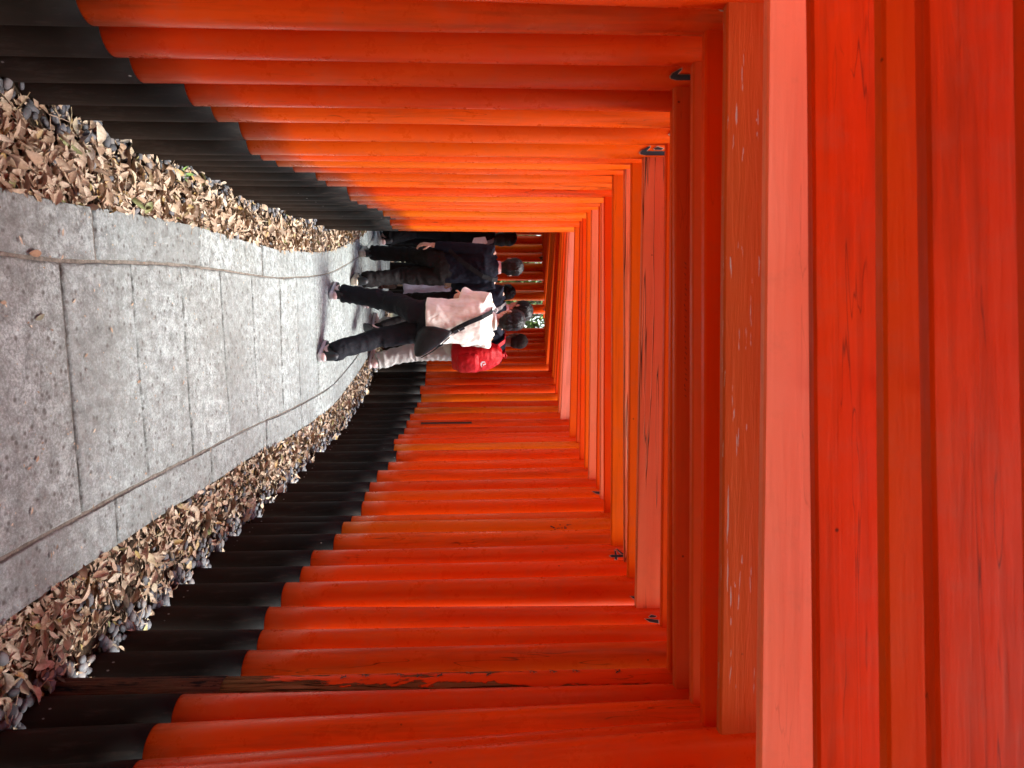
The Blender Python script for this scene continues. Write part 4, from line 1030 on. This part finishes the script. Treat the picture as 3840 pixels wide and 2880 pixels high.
# ------------------------------------------------------------------ fallen leaves and river pebbles in the beds
def leaf_data(mb, ln, wd, curl, cup, twist, M_=None, seed=0, mi=0):
    n = 5; vs = []
    for i in range(n + 1):
        u = i / n; w = wd * .5 * (math.sin(math.pi * min(1, u * .93 + .05)) ** .8) * (1 - .25 * u)
        tear = .38 if seed % 5 == 0 else .08
        if i == n: w *= .15
        a = curl * (u - .5); x = ln * (u - .5); z = curl * .35 * ln * ((u - .5) ** 2) * 2
        t = twist * (u - .5)
        for sgn in (-1, 0, 1):
            y = sgn * w * (1 - tear * max(0, noise.noise((seed * 2.3, u * 7.0, sgn * 4.1)) * 2)); zz = z + cup * abs(y) + (math.sin(t) * y) + (noise.noise((seed * 1.7, u * 4, sgn)) * .004)
            v = Vector((x, y * math.cos(t), zz)); vs.append(M_ @ v if M_ else v)
    st = [Vector((-ln * .5, 0, curl * .175 * ln)), Vector((-ln * .5 - ln * .16, ln * .02, curl * .22 * ln + .002)), Vector((-ln * .5, ln * .022, curl * .175 * ln))]
    b0 = len(vs); vs += [M_ @ v if M_ else v for v in st]
    fs = []
    for i in range(n):
        for j in range(2):
            a = i * 3 + j; fs.append((a, a + 3, a + 4, a + 1))
    fs.append((b0, b0 + 1, b0 + 2))
    mb.add(vs, fs, mi)
leaf_variants = []
for i in range(14):
    mb = MB(); leaf_data(mb, 1.0, random.uniform(.30, .62), random.uniform(-.9, 1.3), random.uniform(.0, .9), random.uniform(-1.0, 1.0), None, i)
    leaf_variants.append(mb.mesh('leaf', M['leaf']))
pebble_variants = []
for i in range(8):
    mb = MB(); a, b_, c_ = random.uniform(.8, 1.2), random.uniform(.6, .9), random.uniform(.38, .6)
    ellipsoid(mb, (0, 0, 0), (a, b_, c_), None, 10, 6, fn=lambda p: p * (1 + .16 * noise.noise((p.x * 1.3 + i * 5, p.y * 1.3, p.z * 1.3))))
    pebble_variants.append(mb.mesh('pebble', M['pebble']))
def pillar_line(side):
    return [Vector((g[0], g[1], 0)) if side == 0 else Vector((g[5], g[6], 0)) for g in GATES[4:46]]
PL = (pillar_line(0), pillar_line(1))
PR = [(g[2] if s_ == 0 else g[7]) for s_ in (0, 1) for g in GATES[4:46]]
def bed_point(side, s, t):
    """t = 0 at the kerb, 1 at the pillar row"""
    p = crv_off(side, s, KERB[side] - .004)
    d = (crv(side, s + .05) - crv(side, max(0, s - .05))).normalized(); n_ = Vector((-d.y, d.x, 0)) if side == 0 else Vector((d.y, -d.x, 0))
    # distance to the pillar row along the normal
    best = 9
    for a, b_ in zip(PL[side][:-1], PL[side][1:]):
        e_ = b_ - a; den = n_.x * e_.y - n_.y * e_.x
        if abs(den) < 1e-6: continue
        r_ = a - p; k = (r_.x * e_.y - r_.y * e_.x) / den; q = (r_.x * n_.y - r_.y * n_.x) / den
        if -.05 <= q <= 1.05 and .05 < k < best: best = k
    if best > 1.2: best = .45
    q = p + n_ * best * t
    w_ = (.95 if side == 0 else .85); tt = min(1, best * t / w_ * 1.9)
    return q, BEDZ[side][0] + (BEDZ[side][1] - BEDZ[side][0]) * tt
def clear_of_pillars(q, rad):
    for g in GATES[3:46]:
        if (q.x - g[0]) ** 2 + (q.y - g[1]) ** 2 < (g[2] + rad) ** 2 or (q.x - g[5]) ** 2 + (q.y - g[6]) ** 2 < (g[7] + rad) ** 2: return False
    return True
def depth_px(p, size): return size / max(.3, p.y) * (1 if p.y > 1.75 else .01)
rl = random.Random(5)
beds = (bed_l, bed_r)
LV, PB = [], []
for side, total in ((0, 8200), (1, 5600)):
    for i in range(total):
        s = SMAX * (rl.random() ** 1.45) * .86; t = rl.random() ** (1.15 if side == 0 else 1.1)
        t = t * 1.02
        q, z = bed_point(side, s, t)
        bare = noise.noise((q.x * 3.2, q.y * 3.2, 7 + side))
        if t > .58 and rl.random() < (.62 + bare): continue
        if bare < -.32 and rl.random() < .75: continue
        sz = rl.choice((rl.uniform(.022, .045), rl.uniform(.04, .066), rl.uniform(.04, .07), rl.uniform(.05, .092))) * (1 if side == 0 else .92)
        if t < .14: sz *= .8
        layer = rl.random()
        zz = z + .004 + layer * .034
        if t < .10: zz = min(zz, .004 + .018 * layer)
        tl = rl.gauss(0, .5) if layer < .6 else rl.gauss(0, .7)
        rot = Matrix.Rotation(rl.uniform(0, 6.28), 3, 'Z') @ Matrix.Rotation(tl, 3, 'X') @ Matrix.Rotation(rl.gauss(0, .45), 3, 'Y')
        if not clear_of_pillars(q, .008): continue
        LV.append((depth_px(q, sz * (1 + layer)), side, q.x, q.y, zz + abs(math.sin(tl)) * sz * .2, sz, rot, i))
    for i in range(1500 if side == 0 else 1900):
        s = SMAX * (rl.random() ** 1.3) * .86; t = 1 - abs(rl.gauss(0, .17)) if rl.random() < .8 else rl.random()
        t = min(1.08, t)
        q, z = bed_point(side, s, t); sz = rl.uniform(.012, .026)
        if not clear_of_pillars(q, .004): continue
        PB.append((depth_px(q, sz), side, q.x, q.y, z + rl.uniform(.008, .034), sz, Matrix.Rotation(rl.uniform(0, 6.28), 3, 'Z') @ Matrix.Rotation(rl.gauss(0, .35), 3, 'X'), i))
def scatter(items, variants, nbig, name, stuffname, mat, joined):
    items.sort(key=lambda a: -a[0])
    for k, (px, side, x, y, z, sz, rot, i) in enumerate(items[:nbig]):
        o = link(name, variants[i % len(variants)], beds[side])
        o.matrix_basis = Matrix.Translation((x, y, z)) @ rot.to_4x4() @ Matrix.Diagonal((sz, sz, sz, 1))
    for side in (0, 1):
        mb = MB()
        for (px, sd_, x, y, z, sz, rot, i) in items[nbig:]:
            if sd_ != side: continue
            joined(mb, Matrix.Translation((x, y, z)) @ rot.to_4x4() @ Matrix.Diagonal((sz, sz, sz, 1)), i)
        tag(mb.build(stuffname, mat, beds[side]), kind='stuff')
def j_leaf(mb, Mx, i):
    r = random.Random(i); leaf_data(mb, 1.0, r.uniform(.30, .62), r.uniform(-.9, 1.3), r.uniform(.0, .9), r.uniform(-1, 1), Mx, i % 97)
def j_peb(mb, Mx, i):
    me = pebble_variants[i % 8]; mb.add([Mx @ v.co for v in me.vertices], [tuple(p.vertices) for p in me.polygons])
scatter(LV, leaf_variants, 300, 'leaf', 'leaf_litter', M['leaf'], j_leaf)
scatter(PB, pebble_variants, 300, 'pebble', 'pebbles', M['pebble'], j_peb)
# crumbs and twigs of broken leaf along the kerb and in the bed
for side in (0, 1):
    mb = MB()
    for i in range(2600):
        s = SMAX * (rl.random() ** 1.4) * .8; q, z = bed_point(side, s, rl.random() * 1.0); sz = rl.uniform(.006, .018)
        if not clear_of_pillars(q, .0): continue
        rot = Matrix.Rotation(rl.uniform(0, 6.28), 3, 'Z') @ Matrix.Rotation(rl.gauss(0, .5), 3, 'X'); c = Vector((q.x, q.y, z + rl.uniform(.002, .03)))
        a = [rot @ Vector(v) * sz + c for v in ((-1, -.15, 0), (.2, -.5, .1), (1, .1, 0), (-.1, .45, .15))]
        mb.add(a, [(0, 1, 2, 3)])
    for i in range(130):
        s = SMAX * (rl.random() ** 1.4) * .6; q, z = bed_point(side, s, rl.random()); l_ = rl.uniform(.03, .09); an = rl.uniform(0, 6.28)
        if not clear_of_pillars(q, .03): continue
        d = Vector((math.cos(an), math.sin(an), rl.uniform(-.1, .25))) * l_; c = Vector((q.x, q.y, z + .035))
        loft(mb, [c - d, c + Vector((0, 0, .004)), c + d], [.0016, .0014, .001], seg=4)
    tag(mb.build('leaf_crumbs', M['leaf'], beds[side], smooth=False), kind='stuff')

# single leaves lying on the stones
def ground_leaf(x, y, sz, label, mat=None, cat='leaf', group='dry leaves scattered on the paving', ang=None):
    o = link('fallen_leaf', leaf_variants[int(abs(x * 97 + y * 31)) % 14])
    a = rl.uniform(0, 6.28) if ang is None else ang
    o.matrix_basis = Matrix.Translation((x, y, .006)) @ Matrix.Rotation(a, 4, 'Z') @ Matrix.Rotation(rl.gauss(0, .12), 4, 'X') @ Matrix.Diagonal((sz, sz, sz * .45, 1))
    if mat:
        o.data = o.data.copy(); o.data.materials.clear(); o.data.materials.append(mat)
    tag(o, label, cat, group)
PLEAVES = [(-0.438, 2.212, 0.028), (-0.508, 2.426, 0.028), (-0.671, 3.002, 0.017), (-0.605, 3.093, 0.017), (-0.287, 2.494, 0.027), (-0.239, 2.136, 0.026), (-0.203, 2.738, 0.025), (-0.498, 3.327, 0.020), (-0.320, 2.895, 0.024), (-0.102, 2.567, 0.024), (0.394, 2.265, 0.024), (0.220, 2.512, 0.018), (0.168, 2.620, 0.022), (-0.070, 3.269, 0.021), (-0.009, 3.377, 0.025), (-0.010, 2.950, 0.029), (0.340, 3.701, 0.028), (0.237, 2.292, 0.023), (0.261, 2.251, 0.022), (0.159, 3.930, 0.019), (0.441, 2.610, 0.016), (0.536, 2.394, 0.016), (0.557, 2.362, 0.022), (-0.425, 2.426, 0.020)]
GREYLEAF, BIGLEAF = (-0.213, 2.310), (-0.411, 2.285)

NTH = ('nearest', 'second nearest', 'third nearest', 'fourth nearest', 'fifth nearest', 'sixth nearest', 'seventh nearest', 'eighth nearest', 'ninth nearest', 'tenth nearest', 'eleventh nearest', 'twelfth nearest', 'thirteenth nearest', 'fourteenth nearest', 'fifteenth nearest', 'sixteenth nearest', 'farthest', 'very farthest')
rows_ = {}
for x, y, sz in sorted(PLEAVES, key=lambda q: q[1]):
    s_ = min(range(0, 200), key=lambda q: abs(crv(0, q * .05).y - y) + abs(crv(1, q * .05).y - y)) * .05
    row = 'left kerb stones' if x < crv(0, s_).x else 'right kerb stones' if x > crv(1, s_).x else 'middle row of paving'
    k_ = rows_[row] = rows_.get(row, -1) + 1
    ground_leaf(x, y, sz, 'small dry tan leaf lying on the %s, %s to the viewer' % (row, NTH[k_]))
ground_leaf(GREYLEAF[0], GREYLEAF[1], .052, 'grey green leaf lying on the middle row of paving', M['greygreen'], group=None)
ground_leaf(BIGLEAF[0], BIGLEAF[1], .062, 'largest tan leaf lying in the left long joint of the paving', None, group=None, ang=1.75)

# crumbs and grit on the paving
mb = MB()
for i in range(900):
    s = SMAX * (rl.random() ** 1.5) * .6; a = crv_off(0, s, KERB[0] * .95); b_ = crv_off(1, s, KERB[1] * .95); q = a.lerp(b_, rl.random()); sz = rl.choice((.0025, .003, .004, .007)); an = rl.uniform(0, 6.28)
    r2 = Matrix.Rotation(an, 3, 'Z'); mb.add([r2 @ Vector(v) * sz + Vector((q.x, q.y, .004)) for v in ((-1, -.2, 0), (.2, -.5, .3), (1, .1, 0), (-.1, .5, .35))], [(0, 1, 2, 3)])
tag(mb.build('leaf_grit', M['leaf'], None, smooth=False), kind='stuff')

# weeds
def weed(x, y, z, h, label, n_=9):
    e = empty('weed', (x, y, z)); tag(e, label, 'weed'); mb = MB(); sm = MB()
    for i in range(n_):
        a = rl.uniform(0, 6.28); l_ = h * rl.uniform(.5, 1); d = Vector((math.cos(a) * .5, math.sin(a) * .5, .8)).normalized() * l_
        loft(sm, [(0, 0, -.01), d * .6 + Vector((0, 0, .005)), d], [.0016, .0012, .0008], seg=4)
        rot = d.to_track_quat('X', 'Z').to_matrix() @ Matrix.Rotation(rl.uniform(-.6, .6), 3, 'Y'); sz = h * rl.uniform(.35, .6)
        leaf_data(mb, 1, .4, .5, .2, .3, Matrix.Translation(d) @ rot.to_4x4() @ Matrix.Diagonal((sz, sz, sz, 1)), i)
    sm.build('stem', M['weed'], e); mb.build('foliage', M['weed'], e)
weed(-1.449, 6.089, -.07, .07, 'little bright green weed among pebbles by the left pillars')
weed(-1.822, 7.824, -.07, .07, 'second small weed by the left pillars near the bend')
weed(-1.009, 3.459, -.07, .07, 'thin green sprig beside a black pillar base on the left')
weed(-1.209, 4.691, -.07, .07, 'low green weed among dry leaves in the left bed')
weed(0.197, 8.807, -.05, .09, 'single green sprig leaning out of the right bed', 3)


# ------------------------------------------------------------------ brush strokes and marks on single pillars
on_pillar(6, 0, 2.046, [BLOB], 0.35, 1.00)
on_pillar(8, 0, 2.045, [HOOK, BARB], 0.90, 0.70)
on_pillar(11, 0, 2.164, [BLOB], 0.70, 1.00)
on_pillar(12, 0, 2.138, [HOOK, BARB, DROP], 1.02, 0.85)
on_pillar(20, 0, 2.169, [LEAN], 0.80, 1.00)
on_pillar(22, 0, 2.228, [LEAN], 0.80, 1.00)
on_pillar(25, 0, 2.204, [BLOB], 0.70, 1.00)
on_pillar(15, 1, 2.141, [SWL, H(-.03, -.03, .022), STEM], -0.32, 1.00)
on_pillar(13, 1, 2.129, [LEAN], 0.10, 1.00)
on_pillar(12, 1, 2.146, [LEAN, DROP], -0.33, 0.70)
on_pillar(20, 1, 2.194, [LEAN], -0.60, 1.00)
on_pillar(49, 1, 2.288, [*OFFER], 0.18, 1.15)
on_pillar(44, 1, 2.311, [*PLANT], 0.10, 1.00)

# a strip, a sticker, loose paint and scratches on single pillars
def patch(k, side, z0, z1, a0, a1, name, mat, lift=.004, n=5):
    e, pils, g = gates[k]; r = g[2] if side == 0 else g[7]; ln, zb = (g[3], g[4]) if side == 0 else (g[8], g[9]); vs = []
    for i in range(n + 1):
        z = z0 + (z1 - z0) * i / n
        for a, l_ in ((a0, 0), (a0, lift), (a1, lift), (a1, 0)):
            rr = r * 1.012 + l_; vs.append((ln * (z - zb) + bow_at(k * 2 + side, z) + rr * math.sin(a), -rr * math.cos(a), z))
    mb = MB(); mb.add(vs, [(i * 4 + j, i * 4 + j + 1, i * 4 + j + 5, i * 4 + j + 4) for i in range(n) for j in range(3)] + [(0, 1, 2, 3), (n * 4 + 3, n * 4 + 2, n * 4 + 1, n * 4)])
    return mb.build(name, mat, pils[side], smooth=False)
M['slot'] = flat_mat('dark_rusty_strip', (.035, .014, .008), .7, .3, 40, .4)
M['sticker'] = flat_mat('grey_sticker', (.36, .33, .31), .6, .3, 60, .2)
patch(29, 1, .74, 1.27, -.75, -.52, 'metal_strip', M['slot'], .008)
patch(25, 0, 2.05, 2.115, .35, .55, 'sticker', M['sticker'], .002)
on_pillar(25, 0, 2.082, [H(.012, -.010, .010, .004), H(.0, -.008, .010, .004), H(-.014, -.010, .008, .004)], .45, .8)
M['flap'] = flat_mat('loose_pink_paint', (.62, .22, .17), .6, .3, 30, .2)
patch(18, 1, 1.98, 2.03, -.55, -.30, 'paint_flap', M['flap'], .012)
patch(18, 1, 2.05, 2.12, -.62, -.42, 'paint_flap', M['flap'], .010)
rq = random.Random(77)
for i in range(12):
    z = 1.80 + i * .010 + rq.uniform(-.004, .004); a = -.55 + rq.uniform(-.2, .2)
    patch(17, 1, z, z + rq.uniform(.004, .02), a, a + rq.uniform(.02, .09), 'scratch', M['ink'], .0015, 1)
# the column of brush writing down the edge of the peeling pillar
for z in (.93, 1.0, 1.12, 1.19, 1.26, 1.36, 1.43, 1.58, 1.65, 1.73, 1.88):
    on_pillar(9, 1, z, [H(.014, -.02, .022, .006), rq.choice((SWL, SWR)), H(-.016, -.016, .016, .005)], -1.5, .42, .0004)
# faint pencil scribble on one tie beam
tbm = [c for c in gates[8][0].children if c.name.startswith('tie_beam')][0]; mb = MB()
for row, n_ in ((.030, 26), (.052, 34)):
    for i in range(n_):
        x = -.42 + i * .017 + rq.uniform(-.003, .003); w = rq.uniform(.003, .009); h_ = rq.uniform(.002, .007); zz = row + rq.uniform(-.002, .002)
        mb.add([(x, -.0215, zz), (x + w, -.0215, zz + h_), (x + w, -.0215, zz + h_ + .0016), (x, -.0215, zz + .0016)], [(0, 1, 2, 3)])
mb.build('pencil_scribble', M['ink'], tbm, smooth=False)


# ------------------------------------------------------------------ greenery beyond the gates
def crown_mesh(c, r, n_, size, rnd, mat, parent, name='crown'):
    mb = MB(); cl = []
    for i in range(max(8, n_ // 60)):
        a = rnd.uniform(0, 6.28); ph = rnd.uniform(-.9, 1); k = rnd.uniform(.45, 1.0); cl.append(Vector((math.cos(a) * math.sqrt(max(0, 1 - ph * ph)) * r[0] * k, math.sin(a) * math.sqrt(max(0, 1 - ph * ph)) * r[1] * k, ph * r[2] * k)))
    for i in range(n_):
        b_ = rnd.choice(cl); q = Vector(c) + b_ + Vector((rnd.gauss(0, .22 * r[0]), rnd.gauss(0, .22 * r[1]), rnd.gauss(0, .2 * r[2])))
        sz = size * rnd.uniform(.6, 1.3)
        rot = Matrix.Rotation(rnd.uniform(0, 6.28), 3, 'Z') @ Matrix.Rotation(rnd.gauss(.3, .6), 3, 'Y') @ Matrix.Rotation(rnd.gauss(0, .6), 3, 'X')
        a = [rot @ Vector(v) * sz + q for v in ((-.5, 0, 0), (0, -.24, .06), (.55, 0, -.06), (0, .24, .06))]
        mb.add(a, [(0, 1, 2, 3)])
    return mb.build(name, mat, parent, smooth=False)
def bush(x, y, rx, ry, h, n_, label, seed):
    rnd = random.Random(seed); e = empty('bush', (x, y, -.25)); tag(e, label, 'bush', 'bushes behind the bend')
    crown_mesh((0, 0, h * .55), (rx, ry, h * .5), n_, .13, rnd, M['green'], e, 'foliage')
    mb = MB()
    for i in range(7):
        a = rnd.uniform(0, 6.28); loft(mb, [(0, 0, -.1), (math.cos(a) * rx * .3, math.sin(a) * ry * .3, h * .4), (math.cos(a) * rx * .6, math.sin(a) * ry * .6, h * .85)], [.03, .02, .008], seg=6)
    mb.build('stem', M['bark'], e)
def tree(x, y, h, r, n_, label, seed):
    rnd = random.Random(seed); e = empty('tree', (x, y, -.3)); tag(e, label, 'tree', 'trees beyond the gates'); mb = MB()
    top = Vector((rnd.uniform(-.3, .3), rnd.uniform(-.3, .3), h * .72))
    loft(mb, [(0, 0, -.3), (0.02, 0, .4), top * .5 + Vector((.1, 0, 0)), top], [.24, .17, .13, .07], seg=10)
    for i in range(8):
        a = rnd.uniform(0, 6.28); k = rnd.uniform(.45, .95); b0 = top * k; d = Vector((math.cos(a), math.sin(a), rnd.uniform(.3, .8))) * r * .8
        loft(mb, [b0, b0 + d * .5 + Vector((0, 0, .1)), b0 + d], [.06, .04, .015], seg=6)
    mb.build('trunk', M['bark'], e)
    crown_mesh((top.x, top.y, h * .75), (r, r, h * .3), n_, .22, rnd, M['green'], e)
BUSH = [(-.9, 13.2, 1.1, .8, 3.4, 4200, 'broad leafy bush seen through the widest gap in the far pillars'), (-2.3, 12.9, 1.0, .7, 3.2, 4200, 'dark bush behind the middle of the far pillars'),
        (-3.6, 13.0, 1.1, .8, 3.4, 4000, 'bush showing at the left end of the far pillars'), (.5, 13.6, 1.1, .9, 3.0, 2500, 'bush behind the right hand bend of the pillars')]
for i, b_ in enumerate(BUSH): bush(*b_, seed=60 + i)
TREES = [(-2.0, 17.5, 7.0, 2.3, 2600), (1.4, 18.5, 8.0, 2.6, 2200), (-5.5, 17.0, 7.5, 2.5, 2200), (-8.5, 13.0, 8, 2.6, 1500), (5.2, 14.0, 8, 2.6, 1500)]
TL = ['tree rising straight behind the widest gap in the far pillars', 'tree standing behind the bend to the right', 'tree at the left behind the far pillars', 'tree on the outer left of the bend', 'tree on the outer right of the gates']
for i, t_ in enumerate(TREES): tree(*t_, TL[i], 80 + i)
